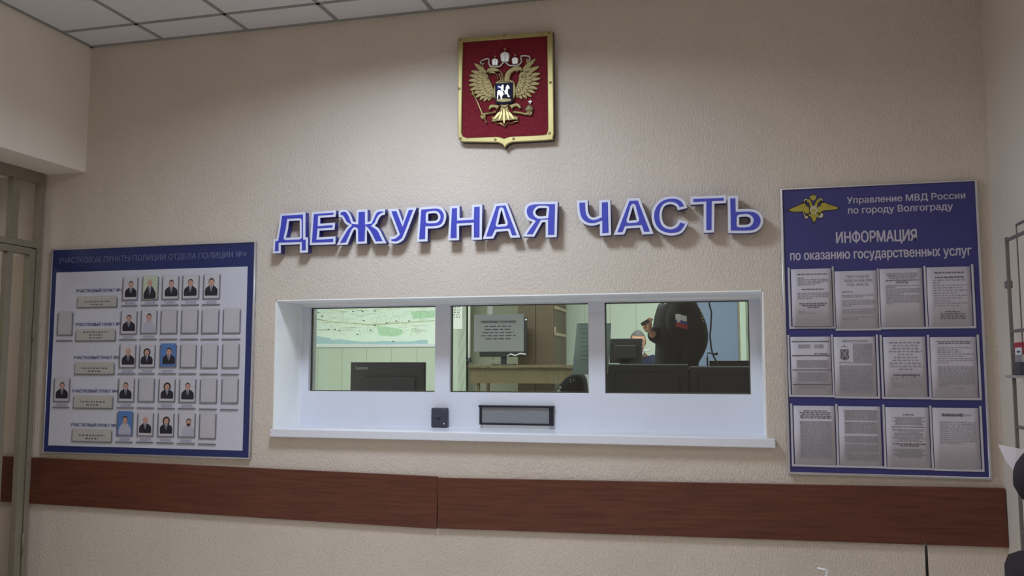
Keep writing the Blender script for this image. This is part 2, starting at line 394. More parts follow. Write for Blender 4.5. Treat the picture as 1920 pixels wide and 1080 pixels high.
# intercom box on the sill
ib = P(826, 803, Z=WZ1 + 0.001); yi = WD - 0.02
il, ir = P(811, 785, Y=yi), P(840, 785, Y=yi); it = P(826, 765, Y=yi).z
ic = tag(empty('intercom', ((il.x + ir.x) / 2, yi, WZ1 + 0.001), WALLROT), 'small dark grey intercom box standing on the sill against the white panel', 'intercom')
wv = (ir.x - il.x) / 2; hv = it - WZ1
b = MB(); b.box((-wv, 0, -0.018), (wv, hv, 0.03), 0.008); b.build('housing', 'darkgrey', ic, True)
b = MB()
for k in range(4): b.box((-0.016 + k * 0.004, hv * 0.5 - k * 0.004, 0.03), (0.016 - k * 0.004, hv * 0.5 + 0.002 - k * 0.004, 0.0312))
b.build('speaker_slots', 'black', ic)
b = MB(); b.box((wv - 0.018, 0.02, 0.03), (wv - 0.011, 0.028, 0.0315)); b.build('button', 'signwhite', ic)

# ------------------------------------------------------------------ bumper boards (two lengths, joined at one seam)
def plank(name, xa, xb, za0, za1, zb0, zb1, label):
    """top heights za0/zb0 and bottom heights za1/zb1 at the two ends"""
    L_ = math.hypot(xb - xa, (zb0 + zb1 - za0 - za1) / 2); ang = math.atan2((zb0 + zb1 - za0 - za1) / 2, xb - xa)
    h = ((za0 - za1) + (zb0 - zb1)) / 2
    o = MB().box((0, -0.018, -h / 2), (L_, 0.0, h / 2), 0.002).build(name, 'board')
    o.location = (xa, -0.0015, (za0 + za1) / 2); o.rotation_euler = (0, -ang, 0)
    return tag(o, label, 'bumper board', 'wooden bumper boards along the wall')
yp = -0.018
sA, sB = P(60, 857.5, Y=yp), P(60, 944.8, Y=yp)
mA, mB = P(820, 895.5, Y=yp), P(820, 990, Y=yp)
eA, eB = P(1887, 915.5, Y=yp), P(1892, 1027, Y=yp)
xm = (mA.x + mB.x) / 2
dzm = -0.006
k0 = (xm - (-1.6)) / (xm - sA.x)
plank('bumper_board', -1.6, xm - 0.0015, mA.z + (sA.z - mA.z) * k0, mB.z + (sB.z - mB.z) * k0, mA.z, mB.z, 'mahogany bumper board running from the left gate to the middle seam')
plank('bumper_board', xm + 0.0015, XR - 0.004, mA.z + dzm * .3, mB.z + dzm * .3, eA.z, eB.z, 'mahogany bumper board from the middle seam to the corner below the information board')

# ------------------------------------------------------------------ big sign letters
def tr_pts(pts, ox, oy, s, Y):
    out = []
    for p in pts:
        q = P(ox + p[0] / s, oy + p[1] / s, Y=Y); out.append((q.x, q.z) + tuple(p[2:]))
    return out
SC = 1920 / 490
LET = [
 ('letter_de', 'Д', 490, [(140,238),(322,226),(322,412),(342,412),(342,522),(283,525),(283,462),(142,467),(142,528),(84,530),(90,425),(112,422),(128,330)], [(203,291),(282,287),(283,410),(178,415),(194,355)], 'first letter, beside the portrait board'),
 ('letter_ye', 'Е', 490, [(372,226),(546,212),(546,260),(432,268),(430,312),(540,303),(538,355),(427,362),(422,412),(544,404),(544,462),(355,468)], None, 'second letter'),
 ('letter_zhe', 'Ж', 490, [(568,222),(600,207,1),(632,214,1),(656,248,1),(674,296),(697,298),(700,210),(778,205),(778,298),(800,295),(815,262,1),(832,228,1),(858,207,1),(908,203),(908,243),(880,252,1),(862,275,1),(848,308,1),(832,325),(865,350,1),(890,398,1),(918,455),(832,458),(795,385,1),(775,355),(775,456),(697,460),(695,358),(677,362,1),(632,465),(552,467),(592,398,1),(622,348,1),(643,325),(616,308,1),(600,280,1),(588,264,1),(568,262)], None, 'third letter'),
 ('letter_u', 'У', 490, [(932,205),(1004,200),(1038,300),(1072,195),(1140,190),(1062,392,1),(1035,436,1),(992,457,1),(940,452),(942,406),(975,406,1),(1000,386)], None, 'fourth letter'),
 ('letter_er', 'Р', 490, [(1160,192),(1285,183,1),(1328,196,1),(1352,226,1),(1358,262,1),(1345,308,1),(1315,336,1),(1270,345,1),(1222,346),(1220,440),(1142,444)], [(1226,238),(1280,234,1),(1300,260,1),(1285,287,1),(1224,292)], 'fifth letter'),
 ('letter_en', 'Н', 490, [(1385,182),(1455,178),(1455,270),(1545,265),(1548,172),(1622,168),(1620,428),(1545,430),(1545,320),(1452,326),(1452,432),(1372,435)], None, 'sixth letter'),
 ('letter_a', 'А', 490, [(1715,165),(1806,158),(1902,412),(1830,415),(1812,364),(1728,370),(1704,420),(1627,424)], [(1763,205),(1795,312),(1738,318)], 'seventh letter, before the Я'),
 ('letter_ya', 'Я', 960, [(170,151),(335,148),(328,410),(247,412),(247,298),(222,300),(162,407),(76,405),(150,298),(112,278,1),(92,235,1),(97,190,1),(122,163,1)], [(256,197),(250,254),(195,256,1),(171,228,1),(195,198,1)], 'last letter of the first word'),
 ('letter_che', 'Ч', 960, [(477,140),(555,138),(558,215,1),(572,252,1),(600,266,1),(642,252),(642,138),(722,133),(728,395),(645,400),(645,312),(600,325,1),(545,318,1),(500,282,1),(480,220,1)], None, 'first letter of the second word'),
 ('letter_a', 'А', 960, [(850,126),(937,122),(1040,386),(957,390),(940,340),(842,346),(824,390),(747,394)], [(889,180),(916,284),(858,289)], 'letter after the Ч'),
 ('letter_es', 'С', 960, [(1288,195),(1268,148,1),(1230,118,1),(1170,109,1),(1098,128,1),(1045,180,1),(1025,250,1),(1040,325,1),(1085,375,1),(1160,398,1),(1235,385,1),(1275,345,1),(1295,300),(1225,280),(1205,318,1),(1165,335,1),(1122,318,1),(1103,275,1),(1103,225,1),(1122,182,1),(1165,168,1),(1203,182,1),(1220,212)], None, 'letter between the А and the Т'),
 ('letter_te', 'Т', 960, [(1312,112),(1575,102),(1573,160),(1487,163),(1485,375),(1408,378),(1408,167),(1312,172)], None, 'letter before the last'),
 ('letter_soft_sign', 'Ь', 960, [(1583,108),(1660,104),(1662,205),(1755,204,1),(1815,225,1),(1845,275,1),(1835,330,1),(1795,368,1),(1730,380,1),(1588,380)], [(1670,262),(1732,260,1),(1755,286,1),(1735,316,1),(1668,320)], 'last letter of the sign'),
]
LY = 0.065                                 # front of the letters, out of the wall
for nm, ch, ox, out, hole, where in LET:
    loops = [smooth_loop(tr_pts(out, ox, 340, SC, -LY))]
    if hole: loops.append(smooth_loop(tr_pts(hole, ox, 340, SC, -LY)))
    cx = sum(p[0] for p in loops[0]) / len(loops[0]); cz = min(p[1] for p in loops[0])
    loops = [[(x - cx, z - cz) for x, z in lp] for lp in loops]
    t = tag(empty(nm, (cx, 0, cz), WALLROT), 'raised blue letter %s with white outline, %s' % (ch, where), 'sign letter', 'blue sign letters above the counter')
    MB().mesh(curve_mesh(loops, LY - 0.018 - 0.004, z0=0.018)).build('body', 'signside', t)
    MB().mesh(curve_mesh(loops, 0.004, z0=LY - 0.004)).build('outline_plate', 'signwhite', t)
    MB().mesh(curve_mesh([off_loop(lp, 0.0135, i > 0) for i, lp in enumerate(loops)], 0.0015, z0=LY)).build('face', 'signblue', t)
    zz = max(p[1] for p in loops[0])
    xs_ = sorted(p[0] for p in loops[0])
    # two stand-off pegs where the letter has substance: next to its widest corner points
    for q in (loops[0][0], loops[0][len(loops[0]) // 2]):
        vx, vz = -q[0], zz / 2 - q[1]; n_ = math.hypot(vx, vz) or 1
        b = MB(); b.tube([(q[0] + vx / n_ * 0.022, q[1] + vz / n_ * 0.022, 0), (q[0] + vx / n_ * 0.022, q[1] + vz / n_ * 0.022, 0.02)], 0.005, 8); b.build('standoff_peg', 'steel', t)

# ------------------------------------------------------------------ flat boards: homography from photo corners to a true rectangle
def solve(A, y):
    n = len(y); A = [r[:] + [v] for r, v in zip(A, y)]
    for i in range(n):
        p = max(range(i, n), key=lambda k: abs(A[k][i])); A[i], A[p] = A[p], A[i]
        for k in range(n):
            if k != i:
                f = A[k][i] / A[i][i]; A[k] = [a - f * c for a, c in zip(A[k], A[i])]
    return [A[i][n] / A[i][i] for i in range(n)]
class Board:
    def __init__(s, TL, TR, BL, BR, y):
        w_ = [P(*q, Y=-y) for q in (TL, TR, BL, BR)]
        s.x0 = (w_[0].x + w_[2].x) / 2; s.x1 = (w_[1].x + w_[3].x) / 2; s.z1 = (w_[0].z + w_[1].z) / 2; s.z0 = (w_[2].z + w_[3].z) / 2
        s.W = s.x1 - s.x0; s.H = s.z1 - s.z0
        A, Y = [], []
        for (px, py), (u, v) in zip((TL, TR, BL, BR), ((0, s.H), (s.W, s.H), (0, 0), (s.W, 0))):
            A.append([px, py, 1, 0, 0, 0, -u * px, -u * py]); Y.append(u)
            A.append([0, 0, 0, px, py, 1, -v * px, -v * py]); Y.append(v)
        s.h = solve(A, Y)
    def q(s, px, py):
        h = s.h; d = h[6] * px + h[7] * py + 1
        return ((h[0] * px + h[1] * py + h[2]) / d, (h[3] * px + h[4] * py + h[5]) / d)
    def rect(s, l, t, r, b_):
        a = s.q(l, t); c = s.q(r, b_); a2 = s.q(r, t); c2 = s.q(l, b_)
        return ((a[0] + c2[0]) / 2, (c[1] + c2[1]) / 2, (c[0] + a2[0]) / 2, (a[1] + a2[1]) / 2)   # x0,y0,x1,y1
    def text(s, string, pl, pr_, hpx, z, ref='Н', bold=0.0):
        a = s.q(*pl); c = s.q(*pr_); h = s.q(pl[0], pl[1] - hpx)[1] - a[1]
        return fit_text(string, a[0], c[0], (a[1] + c[1]) / 2, h, ref, bold, 0.0006, z)

# ---- left board: portraits
LB = Board((98, 467), (479, 453.5), (78, 845), (468.5, 866), 0.02)
lb = tag(empty('portrait_board', (LB.x0, 0, LB.z0), WALLROT), 'white portrait board with navy border hung beside the gate', 'notice board')
b = MB(); b.box((0.006, 0.006, 0), (LB.W - 0.006, LB.H - 0.006, 0.016)); b.build('backing_panel', 'navy', lb)
b = MB(); f = 0.009
b.mesh(curve_mesh([[(0, 0), (LB.W, 0), (LB.W, LB.H), (0, LB.H)], [(f, f), (LB.W - f, f), (LB.W - f, LB.H - f * .6), (f, LB.H - f * .6)]], 0.022, bevel=.0015))
b.build('frame', 'chrome', lb)
r = LB.rect(98, 504, 458, 841); iTL = LB.q(105.7, 509.6); iBR = LB.q(454, 849.3)
b = MB(); b.box((iTL[0], iBR[1], 0.014), (iBR[0], iTL[1], 0.018), 0.001); b.build('white_panel', 'boardwhite', lb)
ZP = 0.018
MB().mesh(LB.text('УЧАСТКОВЫЕ ПУНКТЫ ПОЛИЦИИ ОТДЕЛА ПОЛИЦИИ №4', (109.4, 493.6), (460.5, 482), 10.5, 0.016, bold=0.012)).build('title_lettering', 'titlegrey', lb)
for n_, (a, c) in enumerate([((142, 546.8), (226, 546)), ((140.4, 609.5), (226, 609)), ((136.7, 671.2), (221, 671.4)), ((133.8, 733.3), (219, 734.5)), ((130.7, 796.7), (217, 798.4))]):
    MB().mesh(LB.text('УЧАСТКОВЫЙ ПУНКТ №%d' % (n_ + 1), a, c, 5.8, ZP, bold=0.006)).build('heading_lettering', 'headblue', lb)
def text_bars(bm, x0, y0, x1, y1, z, rows, word=(0.006, 0.02), fill=0.62, align='c', lens=None, th=0.0004):
    """illegible print: rows of word-length dashes"""
    hrow = (y1 - y0) / rows
    for i in range(rows):
        y = y1 - (i + 0.5) * hrow
        ln = (lens[i % len(lens)] if lens else random.uniform(0.75, 1)) * (x1 - x0)
        s_ = x0 if align == 'l' else (x0 + x1 - ln) / 2; x = s_
        while x < s_ + ln - 1e-4:
            wd = min(random.uniform(*word), s_ + ln - x)
            bm.box((x, y - hrow * fill / 2, z), (x + wd, y + hrow * fill / 2, z + th)); x += wd + hrow * 0.45
for l, t, r_, bt, nr in [(145, 553.8, 218.8, 575, 2), (142.2, 615, 215.7, 637.5, 3), (140, 676.7, 213.3, 700, 2), (137, 739, 210.4, 763.3, 2), (134.4, 801.8, 208.2, 826.2, 2)]:
    x0, y0, x1, y1 = LB.rect(l, t, r_, bt)
    pk = MB().box((x0, y0, ZP), (x1, y1, ZP + 0.004), 0.001).build('address_plate', 'plate', lb)
    b = MB(); b.box((x0 - 0.002, y0 - 0.002, ZP), (x1 + 0.002, y0 + 0.004, ZP + 0.007), 0.001); b.box((x1 - 0.003, y0, ZP), (x1 + 0.002, y1 - 0.012, ZP + 0.007), 0.001); b.box((x0 - 0.002, y0, ZP), (x0 + 0.002, y1 - 0.01, ZP + 0.006), 0.001)
    b.build('plate_lip', 'pocketedge_shade', pk)
    b = MB(); hgt = y1 - y0; text_bars(b, x0 + 0.05, y0 + hgt * 0.14, x1 - 0.05, y0 + hgt * (0.62 if nr == 2 else 0.85), ZP + 0.004, nr, fill=0.5, lens=[1, 0.5, 0.5]); b.build('address_print', 'inkdark', pk)
POCK = [  # photo pixels of each pocket, caption-strip bottom, picture
 [(229.7,517,257,561.4,572.4,'m'),(266.2,515.5,295.3,561.4,572,'g'),(303.6,514.8,333.6,560.8,572,'m'),(341.3,513.3,371.9,560.3,572,'m'),(381,512.2,411.3,560.3,571.8,'m')],
 [(109,581,136,625.5,636.2,None),(225.8,579.6,255.5,624.9,635.8,'m'),(263.6,578.3,292.7,624.2,635.5,'s'),(300.8,579,330.8,624.9,636,None),(339.5,578.3,370,624.9,636.5,None),(378,578.3,409.5,625.5,637,None),(418.3,578.3,450.2,625.5,637.5,None)],
 [(223.3,642,252.7,687.8,699.6,'m'),(260.7,643,289,687.8,700,'f'),(298.9,643,329,687.8,700.6,'b'),(337.3,644,366.7,689.3,701.6,None),(376.7,644.4,407.3,690.7,702.7,None),(417,643.3,447.8,691,704,None)],
 [(101.8,703.3,130,748.9,760,'m'),(221,705.6,250,751.6,763.3,'m'),(258.4,706.7,287.8,752.2,764.5,None),(296.7,707.8,326.7,752.9,766,'f'),(335.6,708.4,365.6,755,767,'m'),(374.9,709.3,405.6,756.7,769,None),(415.6,709.3,446.2,757.8,770.7,None)],
 [(218.4,768.9,247.3,815.6,827.8,'w'),(256.7,771,285.6,816.7,829,'m'),(294.9,771.6,324.4,818.9,831,'f'),(333.3,772.9,364.4,820.4,833.4,'x'),(373.3,774.4,403.8,824.4,835.5,None)],
]
ordn = ['leftmost', 'second', 'third', 'fourth', 'fifth', 'sixth', 'last']
rown = ['top', 'second', 'middle', 'fourth', 'bottom']
LOOK = {
 (0,0):'short-haired man in black jacket and grey tie', (0,1):'bald man in dark jacket before a pale green backdrop', (0,2):'man in dark navy jacket and white collar', (0,3):'slim-faced man in navy jacket with a white bow-shaped shirt front', (0,4):'broad-shouldered man in brown-black jacket and tie',
 (1,1):'small-headed man in black jacket, grey photo', (1,2):'man in light grey uniform shirt', (2,0):'bald man in grey jacket and tie', (2,1):'long-haired person in dark jacket', (2,2):'tan-faced man against bright blue backdrop in dark suit',
 (3,0):'man in dark jacket, alone at the far left of the board', (3,1):'ruddy-faced man in dark jacket', (3,3):'woman with bobbed dark hair and navy jacket', (3,4):'black-haired man in black jacket', (4,0):'person in white shirt on deep blue backdrop',
 (4,1):'balding man in black jacket with white strip below', (4,2):'long-haired person with dark face and jacket', (4,3):'bearded man in white shirt, black and white photo'}
for ri, row in enumerate(POCK):
    for ci, (l, t, r_, bt, cb, kind) in enumerate(row):
        x0, y0, x1, y1 = LB.rect(l, t, r_, bt); yc = LB.q((l + r_) / 2, cb)[1]
        pk = MB().box((x0, y0, ZP), (x1, y1, ZP + 0.002), 0.0006).build('photo_pocket', 'boardwhite' if kind else 'pocket', lb)
        b = MB()
        b.box((x0 - 0.003, y0, ZP), (x0 + 0.002, y1 - 0.012, ZP + 0.007), 0.001); b.box((x1 - 0.002, y0, ZP), (x1 + 0.003, y1 - 0.012, ZP + 0.007), 0.001); b.box((x0 - 0.003, y0 - 0.004, ZP), (x1 + 0.003, y0 + 0.002, ZP + 0.007), 0.001)
        b.build('pocket_lip', 'pocketedge_shade', pk)
        cp = MB().box((x0 - 0.006, yc + 0.002, ZP), (x1 + 0.002, yc + 0.026, ZP + 0.0015)).build('caption_strip', 'boardwhite', lb)
        MB().box((x0 - 0.007, yc - 0.003, ZP), (x1 + 0.003, yc + 0.003, ZP + 0.007), 0.001).build('strip_lip', 'pocketedge_shade', cp)
        if kind:
            b = MB(); text_bars(b, x0 + 0.012, yc + 0.006, x1 - 0.012, yc + 0.024, ZP + 0.0015, 3, fill=0.45); b.build('caption_print', 'titlegrey', cp)
            # the print itself stands in the pocket
            wX, wY = x1 - x0 - 0.006, y1 - y0 - 0.004
            bg = {'g': 'photogreen', 'b': 'photoblue', 'w': 'photoblue'}.get(kind, 'photogrey')
            ph = MB().box((-wX / 2, 0, 0), (wX / 2, wY, 0.0015)).build('portrait_photo', bg)
            ph.rotation_euler = WALLROT; ph.location = (LB.x0 + (x0 + x1) / 2, -(ZP + 0.0022), LB.z0 + y0 + 0.002)
            tag(ph, 'portrait of %s, %s row' % (LOOK[(ri, ci)], rown[ri]), 'photo', 'portrait photos on the left board')
            rnd = random.Random(ri * 10 + ci); s_ = wX; cy = wY * {'f': 0.62, 'x': 0.58, 'w': 0.64, 's': 0.66, 'g': 0.68}.get(kind, 0.64); cxh = rnd.uniform(-0.05, 0.05) * s_
            if kind == 'x': cxh = 0.12 * s_
            base = 0.02 * wY if kind in 'gswx' else 0.1 * wY
            zf = 0.0015
            jk = 'photoshirt' if kind in 'swx' else 'photojacket'
            sh = [(-0.40 * s_ + cxh, base), (0.40 * s_ + cxh, base), (0.42 * s_ + cxh, base + wY * .16, 1), (0.36 * s_ + cxh, base + wY * 0.30, 1), (0.14 * s_ + cxh, cy - wY * 0.13, 1), (0.09 * s_ + cxh, cy - wY * .10), (-0.09 * s_ + cxh, cy - wY * .10), (-0.14 * s_ + cxh, cy - wY * 0.13, 1), (-0.36 * s_ + cxh, base + wY * 0.30, 1), (-0.42 * s_ + cxh, base + wY * .16, 1)]
            sh = [(max(-wX / 2 + .002, min(wX / 2 - .002, p[0])),) + p[1:] for p in sh]
            MB().mesh(curve_mesh([smooth_loop(sh)], 0.0004, z0=zf)).build('jacket_print', jk, ph)
            if kind not in 'swx':
                MB().mesh(curve_mesh([[(-0.10 * s_ + cxh, cy - wY * .13), (0.10 * s_ + cxh, cy - wY * .13), (0.02 * s_ + cxh, base + wY * .14), (-0.02 * s_ + cxh, base + wY * .14)]], 0.0004, z0=zf + .0004)).build('shirt_print', 'photoshirt', ph)
                MB().mesh(curve_mesh([[(-0.025 * s_ + cxh, cy - wY * .16), (0.025 * s_ + cxh, cy - wY * .16), (0.02 * s_ + cxh, base + wY * .14), (-0.02 * s_ + cxh, base + wY * .14)]], 0.0003, z0=zf + .0008)).build('tie_print', 'phototie', ph)
            def ell(cx_, cy_, rx, ry, a0=0, a1=2 * PI, n=18): return [(cx_ + rx * math.cos(a0 + (a1 - a0) * k / n), cy_ + ry * math.sin(a0 + (a1 - a0) * k / n)) for k in range(n + (0 if a1 - a0 > 6.2 else 1))]
            rx, ry = 0.155 * s_, 0.135 * wY
            if (ri, ci) in ((2, 2), (0, 4)): rx, ry = rx * 1.15, ry * 1.1
            MB().mesh(curve_mesh([ell(cxh, cy, rx * (1.6 if kind == 'f' else 1.12), ry * (1.15 if kind != 'f' else 1.35))], 0.0002, z0=zf + .0004)).build('hair_print', 'photohair' if (ri, ci) not in ((0, 1), (2, 0), (4, 1)) else 'photoskin', ph)
            b = MB(); b.mesh(curve_mesh([ell(cxh, cy - ry * (.18 if kind != 'f' else .1), rx, ry * .92)], 0.0003, z0=zf + .0006)); b.box((cxh - rx * .5, cy - ry * 1.5, zf + .0004), (cxh + rx * .5, cy - ry * .6, zf + .0006)); b.build('face_print', 'photoskin', ph)
            b = MB(); z2 = zf + .0009
            for sx in (-1, 1): b.box((cxh + sx * rx * .45 - rx * .16, cy, z2), (cxh + sx * rx * .45 + rx * .16, cy + ry * .08, z2 + .0002))
            b.box((cxh - rx * .28, cy - ry * .62, z2), (cxh + rx * .28, cy - ry * .55, z2 + .0002)); b.box((cxh - rx * .08, cy - ry * .35, z2), (cxh + rx * .1, cy - ry * .28, z2 + .0002))
            if kind == 'x': b.mesh(curve_mesh([ell(cxh, cy - ry * .75, rx * .8, ry * .4)], 0.0002, z0=z2))
            b.build('features_print', 'photohair', ph)

# ---- right board: state-services information
RB = Board((1463, 350), (1834, 341), (1477, 893), (1858, 895), 0.02)
rb = tag(empty('information_board', (RB.x0, 0, RB.z0), WALLROT), 'tall indigo information board with gold eagle and twelve document pockets', 'notice board')
b = MB(); b.box((0.006, 0.006, 0), (RB.W - 0.006, RB.H - 0.006, 0.016)); b.build('backing_panel', 'indigo', rb)
b = MB(); f = 0.011
b.mesh(curve_mesh([[(0, 0), (RB.W, 0), (RB.W, RB.H), (0, RB.H)], [(f, f), (RB.W - f, f), (RB.W - f, RB.H - f * .6), (f, RB.H - f * .6)]], 0.024, bevel=.0015))
b.build('frame', 'chrome', rb)
ZR = 0.016
b = MB(); b.mesh(RB.text('Управление МВД России', (1592, 380), (1813, 375.5), 12.3, ZR, bold=0.02)); b.mesh(RB.text('по городу Волгограду', (1594, 399.5), (1790, 395.6), 12.8, ZR, bold=0.02)); b.build('department_lettering', 'letters', rb)
MB().mesh(RB.text('ИНФОРМАЦИЯ', (1571, 455.2), (1723.5, 451.6), 21.3, ZR, bold=0.032)).build('title_lettering', 'letters', rb)
MB().mesh(RB.text('по оказанию государственных услуг', (1482.5, 487), (1824, 480), 13.6, ZR, ref='н', bold=0.03)).build('subtitle_lettering', 'letters', rb)
# printed eagle emblem
def eb(pts): return smooth_loop([RB.q(1470 + p[0] / 13.5, 350 + p[1] / 13.5) + tuple(p[2:]) for p in pts])
EM_gold = [
 [(125,548),(300,470,1),(520,385),(570,395,1),(590,450,1),(660,480),(668,640),(590,645,1),(500,592,1),(300,592,1),(200,572)],
 [(1435,515),(1250,445,1),(1040,372),(985,395,1),(965,450,1),(890,480),(888,640),(960,625,1),(1040,575,1),(1250,562,1),(1380,545)],
 [(620,300),(650,275,1),(690,290,1),(720,350,1),(760,440),(770,480),(690,480),(680,400,1),(640,345,1),(600,350)],
 [(960,300),(920,275,1),(880,290,1),(845,350,1),(800,440),(790,480),(870,480),(885,400,1),(925,345,1),(965,345)],
 [(680,210),(720,185,1),(750,200),(755,150),(778,150),(782,200),(820,180,1),(858,210),(835,265),(800,310),(750,310),(705,265)],
 [(650,660),(900,650),(920,690,1),(870,740,1),(795,885),(715,740,1),(660,700,1)],
]
EM_pale = [
 [(500,600),(540,640,1),(570,700,1),(640,715),(640,745),(600,785),(555,760),(540,700,1)],
 [(960,650),(1010,640,1),(1035,690,1),(1015,745,1),(960,765,1),(890,745),(890,720),(930,715)],
 [(530,300),(560,262,1),(605,265),(640,290),(610,305),(575,290,1),(560,330),(530,345)],
 [(1020,300),(990,258,1),(945,255),(910,285),(940,300),(975,285,1),(990,325),(1020,335)],
 [(785 + 105 * math.cos(a * PI / 8), 560 + 110 * math.sin(a * PI / 8)) for a in range(16)],
]
b = MB()
for lp in EM_gold + EM_pale: b.mesh(curve_mesh([eb(lp)], 0.0004, offset=0.0045, z0=ZR))
em = b.build('eagle_emblem', 'emblemdark', rb)
b = MB(); [b.mesh(curve_mesh([eb(lp)], 0.0004, z0=ZR + .0004)) for lp in EM_gold]; b.build('emblem_eagle', 'emblemgold', em)
b = MB(); [b.mesh(curve_mesh([eb(lp)], 0.0004, z0=ZR + .0008)) for lp in EM_pale]; b.build('emblem_trim', 'emblempale', em)
b = MB(); b.mesh(curve_mesh([eb([(720,540),(850,540),(830,600,1),(785,630,1),(740,600,1)])], .0003, z0=ZR + .0012)); b.build('emblem_shield', 'emblemgold', em)
# document pockets and sheets
PAGES = [
 ('A', 1484.9, 503.6, 1562.3, 612.5), ('B', 1569, 508, 1649, 616), ('C', 1654, 504.3, 1733.5, 613.3), ('D', 1742, 502.3, 1822.5, 612),
 ('E', 1483.6, 632.3, 1560.7, 741.9), ('F', 1566.6, 632.3, 1645, 743.8), ('G', 1660.5, 632.3, 1739, 743.8), ('H', 1748, 632.3, 1832, 744.4),
 ('I', 1489, 763, 1567.5, 874), ('J', 1575, 763, 1654.5, 874), ('K', 1664, 763.6, 1744.5, 875), ('L', 1751.5, 763.6, 1836, 876)]
PL = dict(A='with small centred headings, pushed forward in the top-left pocket', B='headed by three large grey lines, second in the top row', C='with print only in its upper half, third in the top row', D='with bold paragraphs down to its foot, at the top-right corner',
 E='ruled by four heavy black lines, at the left of the middle row', F='with a dark shield emblem and dense print, middle row', G='with large centred lines and a bold web address, middle row', H='with one dense lower paragraph, right end of the middle row',
 I='with dense paragraphs under a bold heading, bottom-left pocket', J='filled with solid grey paragraphs, second in the bottom row', K='with centred print in separate blocks, third in the bottom row', L='headed ВНИМАНИЕ with a blank lower half, bottom-right pocket')
for key, l, t, r_, bt in PAGES:
    x0, y0, x1, y1 = RB.rect(l, t, r_, bt)
    # pocket: side rails (one rail shared by neighbours) and a bottom rail of grey acrylic
    nb = {p[0]: p for p in PAGES}; first = key in 'AEGI'; last = key in 'DFHL'
    g = 0.005; ra = 0.010
    nx0 = RB.rect(*nb[chr(ord(key) + 1)][1:])[0] if not last else None
    xe = x1 + g + ra if last else nx0 - 0.003
    xs0 = x1 + g if last else xe - min(ra, (nx0 - x1) * 0.55)
    xa_ = x0 - g - ra if first else x0 - 0.003
    b = MB(); b.box((xa_, y0 - 0.012, ZR), (xe, y0 - 0.001, ZR + 0.005), 0.001); b.box((xs0, y0 - 0.001, ZR), (xe, y1 + 0.010, ZR + 0.005), 0.001)
    if first: b.box((xa_, y0 - 0.001, ZR), (x0 - g, y1 + 0.010, ZR + 0.005), 0.001)
    b.build('document_pocket', 'pocket', rb)
    W_, H_ = x1 - x0, y1 - y0
    pg = empty('document_sheet', (RB.x0 + x0, -(ZR + (0.012 if key == 'A' else 0.0045)), RB.z0 + y0), WALLROT)
    tag(pg, 'white sheet %s' % PL[key], 'document', 'printed sheets on the information board')
    # slightly bowed paper
    nx = 8; bm = MB(); vs = []
    for j in range(2):
        for i in range(nx + 1):
            u = i / nx; z = 0.0016 * (1 - (2 * u - 1) ** 2) * (0.6 if j == 0 else 1)
            vs.append(bm.b.verts.new((u * W_, j * H_, z)))
    for i in range(nx): bm.b.faces.new((vs[i], vs[i + 1], vs[nx + 2 + i], vs[nx + 1 + i]))
    ex = bmesh.ops.extrude_face_region(bm.b, geom=bm.b.faces[:]); bmesh.ops.translate(bm.b, verts=[v for v in ex['geom'] if isinstance(v, bmesh.types.BMVert)], vec=(0, 0, -0.0008))
    bm.build('sheet', 'paper', pg, True)
    Z = 0.0018
    def bars(fr, rows, m='ink', **k):
        bb = MB(); text_bars(bb, fr[0] * W_, fr[1] * H_, fr[2] * W_, fr[3] * H_, Z, rows, **k); return bb.build('print_block', m, pg)
    def words(s, xl, xr, base, h, m='inkdark', bold=0.0):
        MB().mesh(fit_text(s, xl * W_, xr * W_, base * H_, h * H_, 'Н', bold, 0.0004, Z)).build('heading_print', m, pg)
    if key == 'A':
        bars((.16, .895, .9, .92), 1, 'inkdark', fill=.8, lens=[1]); bars((.16, .71, .9, .86), 5, align='l', lens=[.2, 1, 1, .8, .6]); bars((.26, .63, .8, .655), 1, 'inkdark', fill=.8, lens=[1]); bars((.15, .47, .92, .59), 4, align='l', lens=[1, 1, 1, .5]); bars((.18, .31, .88, .41), 3, 'inkdark', lens=[1, .8, .4]); bars((.16, .21, .6, .27), 2, align='l', lens=[.3, .9])
    elif key == 'B':
        words('ПРИ ПОДАЧЕ', .28, .80, .88, .045, 'ink'); words('ЗАЯВЛЕНИЯ ПРИ', .22, .88, .81, .045, 'ink'); words('СЕБЕ ИМЕТЬ:', .28, .80, .74, .045, 'ink')
        bars((.16, .62, .45, .65), 1, fill=.8, align='l', lens=[.9]); bars((.16, .53, .93, .59), 2, align='l', lens=[1, .65]); bars((.16, .37, .93, .5), 4, align='l', lens=[1, 1, 1, .3]); bars((.16, .24, .93, .34), 3, align='l', lens=[1, 1, .95]); bars((.16, .13, .93, .2), 2, align='l', lens=[1, .45])
    elif key == 'C':
        bars((.16, .82, .9, .93), 4, lens=[1, .95, .9, .8]); bars((.14, .74, .92, .81), 3, 'inkdark', lens=[1, .3, .4]); bars((.14, .38, .93, .72), 12, align='l', lens=[1, .3, 1, 1, 1, .5, 1, 1, 1, 1, 1, .2])
    elif key == 'D':
        bars((.18, .89, .85, .92), 1, 'inkdark', fill=.7, lens=[1]); bars((.18, .81, .85, .84), 1, 'inkdark', fill=.8, lens=[1]); bars((.14, .32, .9, .8), 11, align='l', lens=[1, .2, 1, .9, 1, .7, 1, .85, .5, 1, .75], fill=.4); bars((.28, .11, .84, .26), 4, 'inkdark', lens=[.6, 1, 1, 1], fill=.5)
    elif key == 'E':
        bb = MB()
        for yy in (.92, .675, .425, .17): bb.box((.03 * W_, yy * H_ - .0025, Z), (.97 * W_, yy * H_ + .0025, Z + .0004))
